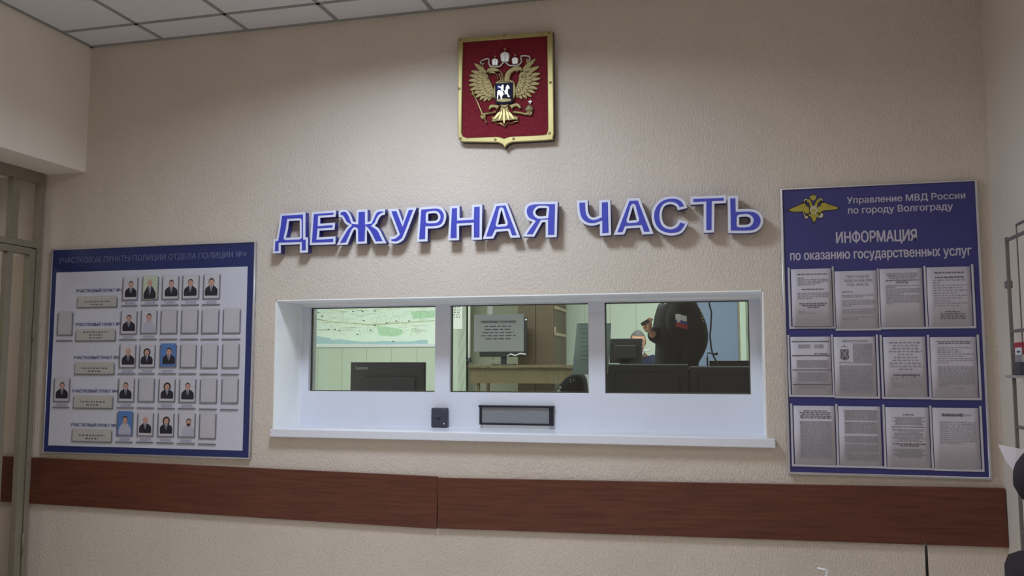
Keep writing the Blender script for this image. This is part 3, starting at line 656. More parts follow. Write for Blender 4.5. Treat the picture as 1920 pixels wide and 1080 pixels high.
        bb.build('rule_print', 'inkdark', pg); bars((.16, .8, .53, .87), 4); bars((.56, .8, .85, .87), 4); bars((.57, .69, .92, .72), 1, 'inkdark', lens=[.9]); bars((.15, .46, .92, .6), 8, fill=.75, lens=[1]); bars((.15, .22, .92, .39), 9, fill=.75, lens=[1, 1, .9]); bars((.14, .1, .9, .14), 2)
    elif key == 'F':
        sh_ = [(.15, .79), (.36, .79), (.35, .70, 1), (.36, .64, 1), (.255, .60), (.15, .64, 1), (.16, .70, 1)]
        MB().mesh(curve_mesh([smooth_loop([(p[0] * W_, p[1] * H_) + tuple(p[2:]) for p in sh_])], .0004, z0=Z)).build('shield_print', 'inkdark', pg)
        bb = MB(); bb.mesh(curve_mesh([[(x * W_, y * H_) for x, y in ((.16, .83), (.24, .85), (.255, .88), (.27, .85), (.35, .83), (.27, .835), (.24, .835))]], .0004, z0=Z)); bb.box((.12 * W_, .56 * H_, Z), (.42 * W_, .575 * H_, Z + .0004)); bb.build('eagle_print', 'ink', pg)
        bb = MB(); bb.mesh(curve_mesh([[(x * W_, y * H_) for x, y in ((.18, .77), (.2, .77), (.33, .65), (.31, .65))]], .0003, z0=Z + .0004)); bb.mesh(curve_mesh([[(x * W_, y * H_) for x, y in ((.33, .77), (.31, .77), (.18, .65), (.2, .65))]], .0003, z0=Z + .0004)); bb.build('shield_cross', 'paper', pg)
        bars((.2, .91, .85, .95), 2); bars((.46, .55, .92, .89), 17, fill=.75, lens=[1]); bars((.12, .05, .92, .52), 24, fill=.75, lens=[1, 1, .95, 1])
    elif key == 'G':
        bars((.12, .43, .9, .93), 10, lens=[.95, .75, .8, 1, .45, .7, .8, .95, .95, .4], fill=.45); words('www.gosuslugi.ru', .2, .84, .345, .042, bold=.02); bars((.15, .13, .9, .33), 4, lens=[1, 1, .95, .95], fill=.45)
    elif key == 'H':
        bars((.15, .88, .9, .94), 2, 'inkdark', lens=[1, .9], fill=.5); bars((.15, .56, .93, .84), 8, align='l', lens=[.95, .6, .65, 1, .75, 1, 1, .3], fill=.4); bars((.15, .17, .94, .52), 11, align='l', lens=[1] * 10 + [.25], fill=.55); bars((.45, .12, .7, .15), 1)
    elif key == 'I':
        bars((.15, .78, .92, .93), 5, 'inkdark', lens=[.75, 1, .9, 1, .95], fill=.55); bars((.15, .1, .93, .74), 30, fill=.75, lens=[1, 1, 1, .97])
    elif key == 'J':
        for ya, yb_, n in ((.76, .94, 9), (.54, .74, 10), (.38, .5, 6), (.22, .36, 7), (.07, .19, 6)): bars((.14, ya, .93, yb_), n, fill=.78, lens=[1, 1, 1, .95])
    elif key == 'K':
        bars((.4, .86, .65, .89), 1, 'inkdark', fill=.7, lens=[1]); bars((.15, .70, .9, .84), 7); bars((.13, .66, .9, .68), 1, 'inkdark', lens=[1]); bars((.13, .42, .9, .64), 10, lens=[1, .9, .6, .85, .9, .8]); bars((.15, .34, .9, .4), 2, 'inkdark', lens=[1, .6]); bars((.15, .15, .9, .3), 8, lens=[.9, 1, .8, .7])
    elif key == 'L':
        words('ВНИМАНИЕ', .2, .66, .865, .042, bold=.02); words('!!!!!', .68, .84, .87, .03, 'ink'); bars((.15, .40, .93, .78), 12, align='l', lens=[1] * 11 + [.6], fill=.5)

# ------------------------------------------------------------------ crest plaque
KS = 914 / 220.0
KY = 0.045
def kq(p, y=KY):
    q = P(840 + p[0] / KS, 40 + p[1] / KS, Y=-y); return (q.x, q.z)
ko = kq((440, 560)); KX0, KZ0 = ko
def kl(pts, y=KY): return smooth_loop([(kq(p, y)[0] - KX0, kq(p, y)[1] - KZ0) + tuple(p[2:]) for p in pts])
cr = tag(empty('crest_plaque', (KX0, 0, KZ0), WALLROT), 'crimson shield plaque with gilded double-headed eagle high above the counter', 'coat of arms')
K_out = [(80,132),(817,76),(826,870),(818,905,1),(795,925,1),(500,942),(465,958,1),(442,986),(424,960,1),(390,944),(115,940),(88,925,1),(76,890)]
K_in = [(116,163),(773,113),(779,840),(770,870,1),(740,885,1),(500,897),(470,902,1),(438,914),(412,904,1),(380,899),(150,908),(118,895,1),(107,865)]
MB().mesh(curve_mesh([kl(K_out)], KY - 0.02, z0=0.006)).build('backing_board', 'emblemdark', cr)
MB().mesh(curve_mesh([kl(K_in)], 0.008, z0=KY - 0.018, offset=0.002)).build('velvet_field', 'velvet', cr)
MB().mesh(curve_mesh([kl(K_out), kl(K_in)], 0.018, bevel=0.004, z0=KY - 0.014)).build('gilded_border', 'gold', cr)
for p in [(440,113),(790,93),(95,146),(799,478),(90,527),(791,873),(99,914),(370,923),(512,916)]:
    a = kl([p])[0]; MB().lathe((a[0], a[1], KY + 0.002), [(0.008, 0), (0.008, 0.003), (0.004, 0.005)], 12).build('screw', 'oldgold', cr)
ZV = KY - 0.010
def relief(name, polys, m, par, d=0.014, bev=0.003, z=ZV):
    bb = MB()
    for i, pl_ in enumerate(polys): bb.mesh(curve_mesh([kl(pl_)], d, bevel=bev, z0=z))
    return bb.build(name, m, par)
def leaf(root, tip, wd, bend=0.0):
    r0, t0 = Vector(root), Vector(tip); d = t0 - r0; n = Vector((-d.y, d.x)).normalized()
    def at(u, s_): v = r0 + d * u + n * (s_ * wd + bend * math.sin(u * PI)); return (v.x, v.y, 1)
    return [tuple(r0)] + [at(.25, .42), at(.55, .5), at(.82, .38)] + [tuple(t0)] + [at(.85, -.3), at(.55, -.5), at(.25, -.42)]
lt = [(198,322),(172,382),(158,418),(150,460),(150,500),(162,538),(180,572),(205,600),(240,618),(275,628),(312,622),(345,600)]
rt = [(686,284),(718,346),(728,402),(730,445),(722,488),(706,528),(686,560),(655,592),(618,604),(578,610),(545,598),(525,580)]
lr = [(318 + 4 * i, 440 + 11 * i) for i in range(12)]
rr = [(552 - 3 * i, 430 + 12 * i) for i in range(12)]
for nm, tips, roots in (('left', lt, lr), ('right', rt, rr)):
    bb = MB()
    sgn = 1 if nm == 'left' else -1
    for i, (t, r_) in enumerate(zip(tips, roots)):
        bb.mesh(curve_mesh([kl(leaf(r_, t, 40 - i * 0.8, 6 * sgn))], 0.008, bevel=0.003, z0=ZV + 0.0012 * (i % 2)))
    for k_, (fr, w_) in enumerate(((0.66, 34), (0.38, 28))):
        for i in range(11):
            t = (Vector(tips[i]) + Vector(tips[i + 1])) / 2; r_ = (Vector(roots[i]) + Vector(roots[i + 1])) / 2
            tt = r_ + (t - r_) * fr
            bb.mesh(curve_mesh([kl(leaf(tuple(r_), tuple(tt), w_, 3 * sgn))], 0.008, bevel=0.003, z0=ZV + 0.004 + 0.003 * k_ + 0.001 * (i % 2)))
    # wing shoulder
    if nm == 'left': sh_ = [(255,395),(290,410,1),(328,460,1),(350,510,1),(368,560),(362,600),(345,560,1),(325,500,1),(295,450,1)]
    else: sh_ = [(628,385),(590,405,1),(560,440,1),(535,500,1),(515,550),(520,590),(540,550,1),(560,500,1),(590,445,1)]
    bb.mesh(curve_mesh([kl(sh_)], 0.012, bevel=0.004, z0=ZV + .004))
    bb.build('wing', 'oldgold', cr)
relief('body', [[(380,470,1),(430,455,1),(470,458,1),(512,465,1),(530,520,1),(520,600,1),(470,660,1),(440,680),(410,660,1),(362,600,1),(355,530,1)]], 'oldgold', cr, 0.018, 0.005)
LH = [(405,475),(425,430,1),(415,395,1),(380,372,1),(335,362,1),(305,380,1),(296,405),(330,395,1),(350,405,1),(378,425,1),(388,475)]
LH = [(388,478),(384,440,1),(365,408,1),(338,402,1),(318,415),(325,400,1),(294,408),(305,380,1),(335,360,1),(385,368,1),(425,402,1),(440,440,1),(445,478)]
RH = [(438,478),(442,430,1),(458,395,1),(500,362,1),(545,348,1),(575,362,1),(588,398),(555,388,1),(535,405),(530,390,1),(505,402,1),(488,432,1),(488,478)]
b1 = MB()
for hd in (LH, RH): b1.mesh(curve_mesh([kl(hd)], 0.018, bevel=0.005, z0=ZV + .002))
for p in ((333, 378), (552, 365)): a = kl([p])[0]; b1.ball((a[0], a[1], ZV + .02), .003, 1)
for q in ([(400,410),(420,470)], [(415,400),(432,465)], [(475,405),(462,470)], [(490,400),(475,465)]):
    a, c = kl(q); b1.tube([(a[0], a[1], ZV + .019), (c[0], c[1], ZV + .02)], .003, 6)
b1.build('heads', 'oldgold', cr)
def crown(cx_, cy_, s_):
    b2 = MB()
    pts = [(cx_ - 30 * s_, cy_ + 42 * s_), (cx_ - 38 * s_, cy_ - 5 * s_, 1), (cx_ - 32 * s_, cy_ - 28 * s_, 1), (cx_ - 12 * s_, cy_ - 38 * s_, 1), (cx_, cy_ - 44 * s_), (cx_ + 12 * s_, cy_ - 38 * s_, 1), (cx_ + 32 * s_, cy_ - 28 * s_, 1), (cx_ + 38 * s_, cy_ - 5 * s_, 1), (cx_ + 30 * s_, cy_ + 42 * s_)]
    b2.mesh(curve_mesh([kl(pts)], 0.018, bevel=0.005, z0=ZV))
    a = kl([(cx_, cy_ - 60 * s_), (cx_, cy_ - 20 * s_), (cx_, cy_ + 40 * s_), (cx_ - 20 * s_, cy_ + 36 * s_), (cx_ - 26 * s_, cy_ - 15 * s_), (cx_ + 20 * s_, cy_ + 36 * s_), (cx_ + 26 * s_, cy_ - 15 * s_)])
    b2.tube([(a[1][0], a[1][1], ZV + .018), (a[2][0], a[2][1], ZV + .018)], .0035 * s_, 6); b2.tube([(a[3][0], a[3][1], ZV + .016), (a[4][0], a[4][1], ZV + .017)], .003 * s_, 6); b2.tube([(a[5][0], a[5][1], ZV + .016), (a[6][0], a[6][1], ZV + .017)], .003 * s_, 6)
    o = b2.build('crown', 'silver', cr)
    MB().ball((a[0][0], a[0][1], ZV + .01), .0075 * s_ ** .5, 2).build('crown_orb', 'gold', o, True)
crown(445, 278, 1.0); crown(368, 318, 0.72); crown(524, 308, 0.72)
b2 = MB()
for path in ([(250,315),(285,297),(312,290),(322,302),(318,330),(330,350),(370,358),(405,352),(440,314),(478,345),(535,350),(560,335),(575,315),(568,285),(572,270),(605,268),(635,275),(640,295)], [(252,317),(262,335)], [(640,295),(632,310)]):
    b2.tube([(x, y, ZV + .010) for x, y in [kl([q])[0] for q in path]], .0055, 8)
b2.build('ribbon', 'silver', cr, True)
relief('ribbon_tails', [[(258,318),(285,322),(272,345,1),(286,375),(266,352,1)], [(605,290),(635,292),(628,320,1),(628,348),(612,322,1)]], 'oldgold', cr, .006, .001)
# central shield with rider
sh = relief('rider_shield', [[(370,490),(508,480),(510,640),(440,652,1),(374,645)]], 'shield', cr, .016, .003, ZV + .010)
zr = ZV + .026
relief('rider', [
 [(390,560),(400,545,1),(430,548,1),(452,545,1),(458,520,1),(470,502,1),(484,515,1),(490,535),(478,535,1),(474,560,1),(482,590),(490,585),(488,600),(472,600),(464,578,1),(440,580,1),(428,600),(432,618),(420,618),(414,596),(402,580,1),(398,612),(388,612),(390,580,1)],
 [(420,515,1),(434,500,1),(442,512,1),(440,535,1),(450,560,1),(452,578),(440,575),(430,550,1),(418,540,1)],
 [(400,512),(425,520),(420,530),(396,522)]], 'silver', sh, .005, .001, zr)
relief('shield_ground', [[(385,615),(440,608,1),(498,612),(496,630),(440,636,1),(388,632)]], 'oldgold', sh, .004, .001, zr)
relief('shield_cape', [[(392,500),(415,508),(418,530),(400,545),(388,530)]], 'fblue', sh, .003, .001, zr)
# legs, scrolls, tail
relief('leg', [[(405,655),(370,650,1),(330,650,1),(316,680,1),(325,695),(345,675,1),(375,680,1),(380,700)], [(375,695),(378,712),(330,722,1),(290,730),(270,745),(252,735),(262,718),(300,712,1),(340,708,1)], [(258,722),(292,722),(296,748,1),(270,765,1),(252,745,1)]], 'oldgold', cr, .016, .004)
relief('leg', [[(475,655),(515,640,1),(550,640,1),(572,670,1),(560,685),(535,665,1),(508,675,1),(505,695)], [(508,700),(505,716),(560,722,1),(600,732),(640,730),(660,712),(640,705,1),(600,712,1),(550,702,1)], [(612,705),(660,700),(656,725,1),(630,735,1)]], 'oldgold', cr, .016, .004)
relief('tail', [[(410,650),(470,650),(475,690,1),(510,730,1),(550,745),(545,770,1),(550,785),(520,785,1),(500,800,1),(465,795),(440,828),(415,795),(380,800,1),(360,785,1),(335,785),(345,765,1),(330,745),(370,735,1),(405,690,1)]], 'oldgold', cr, .014, .004)
bb = MB()
for q in ([(438,670),(440,810)], [(425,690),(400,780)], [(455,690),(480,780)], [(412,700),(360,770)], [(468,700),(520,770)]): bb.mesh(curve_mesh([kl(leaf(q[0], q[1], 22))], .006, bevel=.002, z0=ZV + .012))
bb.build('tail_feathers', 'gold', cr)
bb = MB(); a = [kl([q])[0] for q in ((198, 565), (235, 640), (268, 720), (303, 792))]; bb.tube([(x, y, ZV + .014) for x, y in a], .0045, 8); sc_ = bb.build('scepter', 'gold', cr, True)
bb = MB(); bb.ball((a[0][0], a[0][1], ZV + .014), .011, 2); bb.ball((a[0][0] - .004, a[0][1] + .012, ZV + .014), .006, 2); bb.build('scepter_finial', 'gold', sc_, True)
a = kl([(633, 682), (640, 628)]); ob = MB().ball((a[0][0], a[0][1], ZV + .008), .0225, 3, (1, 1, .6)).build('orb', 'oldgold', cr, True)
bb = MB(); bb.box((a[1][0] - .003, a[1][1] - .012, ZV + .004), (a[1][0] + .003, a[1][1] + .012, ZV + .012), .001); bb.box((a[1][0] - .010, a[1][1] - .002, ZV + .004), (a[1][0] + .010, a[1][1] + .005, ZV + .012), .001); bb.build('orb_cross', 'silver', ob)
bb = MB(); bb.tube([(a[0][0] - .022, a[0][1] - .002, ZV + .013), (a[0][0], a[0][1] - .004, ZV + .022), (a[0][0] + .022, a[0][1] - .002, ZV + .013)], .003, 6); bb.tube([(a[0][0], a[0][1], ZV + .022), (a[0][0], a[0][1] + .021, ZV + .012)], .003, 6); bb.build('orb_band', 'silver', ob)

# ------------------------------------------------------------------ steel gate on the left
def yg(px, py): return P(px, py, X=XG).y
gt = tag(empty('steel_gate', (XG, -0.7, 0)), 'olive-grey barred steel gate closing the corridor under the beam', 'gate')
gt_inv = Matrix.Translation((-XG, 0.7, 0))
def gobj(b, name, m, par=gt, smooth=False):
    o = b.build(name, m, None, smooth); o.parent = par
    o.matrix_parent_inverse = gt_inv
    return o
D = 0.045
yP0 = yg(75, 380); yP1 = -0.021
gz = lambda px, py: P(px, py, X=XG).z
zTop = ZB - 0.002
zTR = gz(60, 340)
zTr0, zTr1 = gz(40, 448.5), gz(40, 460.5)
zL0, zL1 = gz(40, 463.5), gz(40, 474.5)
yS1 = yg(67, 480); yS0 = yg(56, 480)
b = MB(); b.box((XG - D, yP0, 0), (XG, yP1, zTop), 0.003); gobj(b, 'outer_post', 'gate')
b = MB(); b.box((XG - D, -1.50, 0), (XG, -1.455, zTop), 0.003); gobj(b, 'outer_post', 'gate')
b = MB(); b.box((XG - D, -1.455, zTR), (XG - .0005, yP0, zTop), 0.001); gobj(b, 'top_rail', 'gate')
b = MB(); b.box((XG - D, -1.455, zTr1), (XG - .0005, yP0, zTr0), 0.001); gobj(b, 'transom', 'gate')
wb = abs(yg(39, 350) - yg(26, 350)); yb1 = yg(39, 350) ; pitch = 0.19
for i in range(7):
    y1 = yb1 - pitch * i
    b = MB(); b.box((XG - D, y1 - wb, zTr0), (XG - 0.004, y1, zTR), 0.003); gobj(b, 'upper_bar', 'gate')
lf = MB(); lf.box((XG - D, yS0, 0.03), (XG, yS1, zL0), 0.003); lf.box((XG - D, -1.45, 0.03), (XG, -1.405, zL0), 0.003)
lf.box((XG - D, -1.405, zL1), (XG - .0005, yS0, zL0), 0.001); lf.box((XG - D, -1.405, 0.03), (XG - .0005, yS0, 0.075), 0.001)
leafo = gobj(lf, 'gate_leaf', 'gate')
yl1 = yg(26, 485); wl = abs(yg(26, 485) - yg(15, 485))
for i in range(6):
    y1 = yl1 - 0.185 * i
    b = MB(); b.box((XG - D, y1 - wl, 0.075), (XG - 0.004, y1, zL1), 0.003)
    o = b.build('leaf_bar', 'gate'); o.parent = leafo
for (px, py) in ((63, 620), (42, 1015)):
    z = gz(px, py); yh = yS1 + 0.004
    b = MB(); b.tube([(XG + 0.008, yh, z - 0.06), (XG + 0.008, yh, z + 0.055)], 0.008, 10); b.ball((XG + 0.008, yh, z + 0.0), 0.0095, 1); gobj(b, 'hinge', 'gate', gt, True)

# ------------------------------------------------------------------ grille and call point at the right wall
XGR = XR - 0.10
def yr(px, py, x=XGR): return P(px, py, X=x).y
gr = tag(empty('grille_gate', (XGR, -0.4, 0)), 'grey steel grille standing open along the right wall', 'grille')
def robj(b, name, m, par=gr):
    o = b.build(name, m); o.parent = par; o.matrix_parent_inverse = Matrix.Translation((-XGR, 0.4, 0)); return o
pz = lambda px, py: P(px, py, X=XGR).z
y0 = yr(1883.5, 450); 
b = MB(); b.box((XGR, y0 - 0.013, 0.05), (XGR + 0.013, y0, pz(1886, 444)), 0.002); robj(b, 'stile', 'grille')
b = MB(); b.box((XGR, y0 - 1.0, 0.05), (XGR + 0.013, y0 - 0.987, pz(1886, 444)), 0.002); robj(b, 'stile', 'grille')
for py in (447, 621.5, 797.5, 985): 
    z = pz(1893, py); b = MB(); b.box((XGR, y0 - 1.0, z - 0.0065), (XGR + 0.013, y0 - 0.01, z + 0.0065), 0.002); robj(b, 'crossbar', 'grille')
z = pz(1883, 535); b = MB(); b.box((XGR - 0.004, y0 - 0.01, z - 0.016), (XGR + 0.02, y0 + 0.022, z + 0.016), 0.003); robj(b, 'latch', 'grille')
z = pz(1890, 703)
b = MB(); b.box((XGR - 0.012, yr(1909, 700), z - 0.012), (XGR + 0.03, y0 + 0.045, z), 0.002); b.box((XGR + 0.02, yr(1909, 700), z), (XGR + 0.026, y0 + 0.03, z + 0.085), 0.002); lk = robj(b, 'lock_plate', 'chrome')
b = MB(); b.box((XGR - 0.012, yr(1918, 690) , z + 0.002), (XGR + 0.015, yr(1909, 690), z + 0.055), 0.003); robj(b, 'lock_case', 'darkgrey')
# grey service door edge behind the grille
sd = tag(MB().box((XR - 0.006, -1.2, 0.0), (XR, yr(1909, 430, XR), P(1912, 418, X=XR).z), 0.002).build('service_panel', 'wallside'), 'flat cream service panel on the right wall behind the grille', 'wall panel')
b = MB(); ye = yr(1909, 430, XR); zt_ = P(1912, 418, X=XR).z
b.box((XR - 0.010, ye - 0.008, 0.02), (XR - 0.004, ye, zt_), 0.001); b.box((XR - 0.010, -1.2, zt_ - 0.010), (XR - 0.004, ye, zt_), 0.001); b.build('edge_trim', 'grille', sd)
# fire call point
xa = XR - 0.006; cy0, cy1 = yr(1926, 660, xa - 0.04), yr(1904, 660, xa - 0.04); cz0, cz1 = P(1912, 678, X=xa).z, P(1912, 643, X=xa).z
fc = tag(empty('fire_call_point', (xa, (cy0 + cy1) / 2, cz0)), 'red fire alarm call point fixed behind the grille', 'fire alarm')
b = MB(); b.box((-0.045, cy0 - (cy0 + cy1) / 2, 0), (0, cy1 - (cy0 + cy1) / 2, cz1 - cz0), 0.006); b.build('housing', 'red', fc)
b = MB(); hh_ = cz1 - cz0; hw_ = (cy1 - cy0) / 2; b.box((-0.047, -hw_ * .4, hh_ * .3), (-0.044, hw_ * .75, hh_ * .72), 0.001); b.build('press_plate', 'fwhite', fc)
b = MB(); b.box((-0.048, -hw_ * .1, hh_ * .46), (-0.0465, hw_ * .4, hh_ * .56)); b.build('press_mark', 'darkgrey', fc)

# ------------------------------------------------------------------ the duty office behind the glass
OX0, OX1 = -1.9, 4.75
OZ = 3.3
xc = P(874, 650, Y=YB).x                    # end of the nearer panelled wall
struct(MB().box((OX0, WT, OF - 0.1), (OX1, YF + .1, OF)).build('floor_office', 'floor'))
struct(MB().box((OX0, WT, OZ), (OX1, YF + .1, OZ + .1)).build('ceiling_office', 'plaster'))
struct(MB().box((OX0 - .1, WT, OF), (OX0, YF, OZ)).build('wall_office_left', 'panelgreen'))
struct(MB().box((OX1, WT, OF), (OX1 + .1, YF, OZ)).build('wall_office_right', 'panelgreen'))
def panelled(name, xa, xb, y, ya, pitch=0.28, off=0.0):
    o = struct(MB().box((xa, y, OF), (xb, y + .1, OZ)).build(name, 'panelgreen'))
    b = MB(); x = xa + off
    while x < xb: b.box((x - .002, y - .0015, OF), (x + .002, y + .001, OZ)); x += pitch
    b.build('panel_seams', 'seam', o); return o
s1 = P(641, 700, Y=YB).x; s2 = P(687, 700, Y=YB).x
panelled('wall_office_map', OX0, xc, YB, 0, s2 - s1, (s1 - OX0) % (s2 - s1))
struct(MB().box((xc - .1, YB, OF), (xc, YF, OZ)).build('wall_office_return', 'panelgreen'))
xg0 = xc; xg1 = P(1062, 620, Y=YF).x
struct(MB().box((xg0, YF, OF), (xg1, YF + .1, OZ)).build('wall_office_alcove', 'officegrey'))
panelled('wall_office_back', xg1, OX1, YF, 0, 0.30, 0.22)
# corner post and white pipe
a = P(880, 620, Y=YB - 0.03)
b = MB(); b.tube([(a.x, YB - 0.03, P(880, 672, Y=YB - .03).z), (a.x, YB - 0.03, OZ)], 0.016, 12)
tag(b.build('wall_pipe', 'plaster', None, True), 'white vertical pipe at the corner beside the grey alcove', 'pipe')
a = P(880, 676, Y=YB - .03)
vb = MB(); vb.tube([(a.x, YB - .03, a.z - .02), (a.x, YB - .03, a.z + .03)], .022, 10); vb.tube([(a.x - .03, YB - .05, a.z), (a.x + .04, YB - .05, a.z)], .010, 8); tag(vb.build('pipe_valve', 'darkgrey', None, True), 'dark valve at the lower end of the white pipe', 'valve')
# city map
def rct(l, t, r_, bt, Y): a = P(l, t, Y=Y); c = P(r_, bt, Y=Y); return a.x, c.z, c.x, a.z
mx0, mz0, mx1, _ = rct(560, 500, 826, 649, YB - .02); mz1 = P(700, 470, Y=YB - .02).z
mm = mat('map_print', (240, 250, 244), 0.6, scale=7, var=0.03); M['mappaper'] = mm
mp = tag(empty('city_map', (mx0, YB - .001, mz0), WALLROT), 'large pale green city map with blue river along its lower edge', 'map')
MW, MH = mx1 - mx0, mz1 - mz0
MB().box((0, 0, 0), (MW, MH, .012)).build('map_sheet', 'mappaper', mp)
b = MB(); b.box((0, -.006, 0), (MW, .026, .02), .003); b.box((MW - .02, 0, 0), (MW, MH, .02), .003); b.box((0, 0, 0), (.02, MH, .02), .003); b.box((0, MH - .02, 0), (MW, MH, .02), .003); b.build('map_frame', 'sill', mp)
def mq(px, py): q = P(px, py, Y=YB - .014); return (q.x - mx0, q.z - mz0)
riv = [(585,628),(605,632),(620,634),(622,637),(640,636),(660,639),(690,641),(720,639),(745,640),(770,640),(795,637),(802,638),(802,646),(590,645)]
MB().mesh(curve_mesh([[mq(*p) for p in riv]], .0006, z0=.012)).build('river_print', 'river', mp)
b = MB(); b.mesh(curve_mesh([[mq(*p) for p in [(706,611),(720,612),(740,615),(755,618),(752,628),(735,631),(712,629)]]], .0005, z0=.012)); b.mesh(curve_mesh([[mq(*p) for p in [(770,585),(815,582),(815,595),(775,598)]]], .0005, z0=.012)); b.build('park_print', 'park', mp)
b = MB(); rs = random.Random(3)
def seg(p, q, wd=.006):
    a, c = Vector(mq(*p)), Vector(mq(*q)); d = (c - a); n = Vector((-d.y, d.x)).normalized() * wd / 2
    b.mesh(curve_mesh([[tuple(a + n), tuple(c + n), tuple(c - n), tuple(a - n)]], .0004, z0=.012))
seg((590, 598), (625, 604), .012); seg((625, 604), (700, 609), .012); seg((700, 609), (745, 606), .012); seg((745, 606), (815, 601), .012)
for i in range(230):
    x, y = rs.uniform(590, 795), rs.uniform(574, 626); 
    if rs.random() < .5: seg((x, y), (x + rs.uniform(6, 22), y + rs.uniform(-2, 2)), .004)
    else: seg((x, y), (x + rs.uniform(-1, 1), y + rs.uniform(3, 9)), .004)
b.build('street_print', 'street', mp)
b = MB()
for px, py in ((597,586),(604,593),(662,584),(680,584),(703,583),(682,601),(703,610),(725,606),(743,602),(767,602),(616,618),(628,618),(636,620),(695,619),(670,627),(737,640)):
    a = mq(px, py); b.box((a[0] - .012, a[1] - .006, .012), (a[0] + .012, a[1] + .006, .0128))
b.build('label_print', 'darkgrey', mp)
# notice sheets
def sheet(name, l, t, r_, bt, Y, label, rows=None, mtl='paper', cat='paper sheet'):
    x0, z0, x1, z1 = rct(l, t, r_, bt, Y)
    o = empty(name, (x0, Y, z0), WALLROT); tag(o, label, cat)
    MB().box((0, 0, 0), (x1 - x0, z1 - z0, .0012)).build('sheet', mtl, o)
    if rows:
        bb = MB(); W_, H_ = x1 - x0, z1 - z0
        for (fa, fb, fc_, fd, n) in rows: text_bars(bb, fa * W_, fb * H_, fc_ * W_, fd * H_, .0012, n, fill=.5, word=(.01, .03))
        bb.build('print_block', 'ink', o)
    return o, x1 - x0, z1 - z0
sheet('wall_notice', 847, 560, 867, 617, YB - .003, 'bright white paper pinned to the green panelled wall left of the pipe', [(.15, .35, .85, .75, 5)], 'plaster')
o, W_, H_ = sheet('glass_notice', 889, 590, 982, 659, WD + .026, 'white notice taped to the middle pane, addressed to citizens', None, 'paperg')
MB().mesh(fit_text('УВАЖАЕМЫЕ ГРАЖДАНЕ!', .14 * W_, .84 * W_, .77 * H_, .06 * H_, 'Н', .008, .0004, .0012)).build('heading_print', 'inkdark', o)
b = MB(); text_bars(b, .12 * W_, .30 * H_, .86 * W_, .72 * H_, .0012, 5, word=(.015, .04), fill=.32, lens=[.75, .72, .85, .95, .68]); b.build('print_block', 'inkdark', o)
# curled sheet hanging inside, behind the mullion
YS = 0.378
p1, p2, p3, p4 = P(1080, 606, Y=YS), P(1146, 606, Y=YS), P(1071, 702, Y=YS), P(1140, 702, Y=YS)
bm = MB(); g_ = [[None] * 9 for _ in range(2)]
for j, (pa, pb) in enumerate(((p3, p4), (p1, p2))):
    for i in range(9):
        u = i / 8; v = pa.lerp(pb, u); v.y += .03 * (1 - u) ** 2; g_[j][i] = bm.b.verts.new(v - Vector((p3.x, YS, p3.z)))
for i in range(8): bm.b.faces.new((g_[0][i], g_[0][i + 1], g_[1][i + 1], g_[1][i]))
ex = bmesh.ops.extrude_face_region(bm.b, geom=bm.b.faces[:]); bmesh.ops.translate(bm.b, verts=[v for v in ex['geom'] if isinstance(v, bmesh.types.BMVert)], vec=(0, .001, 0))
cs = tag(empty('hanging_sheet', (p3.x, YS, p3.z)), 'curled white sheet hanging inside behind the right mullion', 'paper sheet')
bm.build('sheet', 'thinpaper', cs, True)
b = MB(); 
for i in range(9): b.box((.055, -.001, .29 - i * .026), (.15, .004, .293 - i * .026))
b.build('print_block', 'ink', cs)
b = MB(); b.box((p1.x - p3.x + .10, -.006, p1.z - p3.z - .02), (p1.x - p3.x + .15, -.0005, p1.z - p3.z + .02), .001); b.build('adhesive_tape', 'pocket', cs)

# wooden desk, monitor, cabinet in the alcove
YD = 4.05
dl, dr_ = P(882, 690, Y=YD), P(1092, 690, Y=YD); zt2 = P(980, 684.5, Y=YD).z; zp0 = P(980, 719, Y=YD).z
dk = tag(empty('wooden_desk', ((dl.x + dr_.x) / 2, YD + .3, OF)), 'oak veneer desk with deep front apron before the brown cabinet', 'desk')
def rel(par): return Matrix.Translation(-Vector(par.location))
def part(b, name, m, par, smooth=False):
    o = b.build(name, m, None, smooth); o.parent = par; o.matrix_parent_inverse = rel(par); return o
part(MB().box((dl.x - .02, YD - .03, zt2 - .026), (dr_.x + .02, YD + .46, zt2), .003), 'desktop', 'oak', dk)
part(MB().box((dl.x, YD, zp0), (dr_.x, YD + .02, zt2 - .03)), 'apron', 'oak', dk)
for xx, yy in ((dl.x + .06, YD + .03), (dr_.x - .08, YD + .03), (dl.x + .06, YD + .40), (dr_.x - .08, YD + .40)): part(MB().box((xx, yy, OF), (xx + .03, yy + .03, zt2 - .026), .002), 'leg', 'oak', dk)
def monitor(name, l, t, r_, bt, Y, label, zdesk, back=False, mtl='black', extra=None, thick=.05):
    x0, z0, x1, z1 = rct(l, t, r_, bt, Y)
    o = tag(empty(name, ((x0 + x1) / 2, Y + .06, zdesk)), label, 'monitor', None)
    part(MB().box((x0, Y, z0), (x1, Y + .02, z1), .004), 'shell', mtl, o)
    if back:
        part(MB().box((x0 + .06, Y - .02, z0 + .02), (x1 - .06, Y + .004, z1 - .06), .008), 'rear_bulge', 'black', o)
        part(MB().box((x0 + .004, Y + .02, z0 + .004), (x1 - .004, Y + .0215, z1 - .004)), 'screen', 'darkgrey', o)
    else:
        part(MB().box((x0 + .012, Y - .001, z0 + .02), (x1 - .012, Y + .002, z1 - .012)), 'screen', 'black', o)
    xm_ = (x0 + x1) / 2
    part(MB().box((xm_ - .03, Y + .02, zdesk + .01), (xm_ + .03, Y + .045, z0 + .12), .004), 'stand_neck', mtl, o)
    part(MB().box((xm_ - .12, Y - .04, zdesk), (xm_ + .12, Y + .15, zdesk + .012), .004), 'stand_foot', mtl, o)
    return o, x0, z0, x1, z1
YM = YD + .30
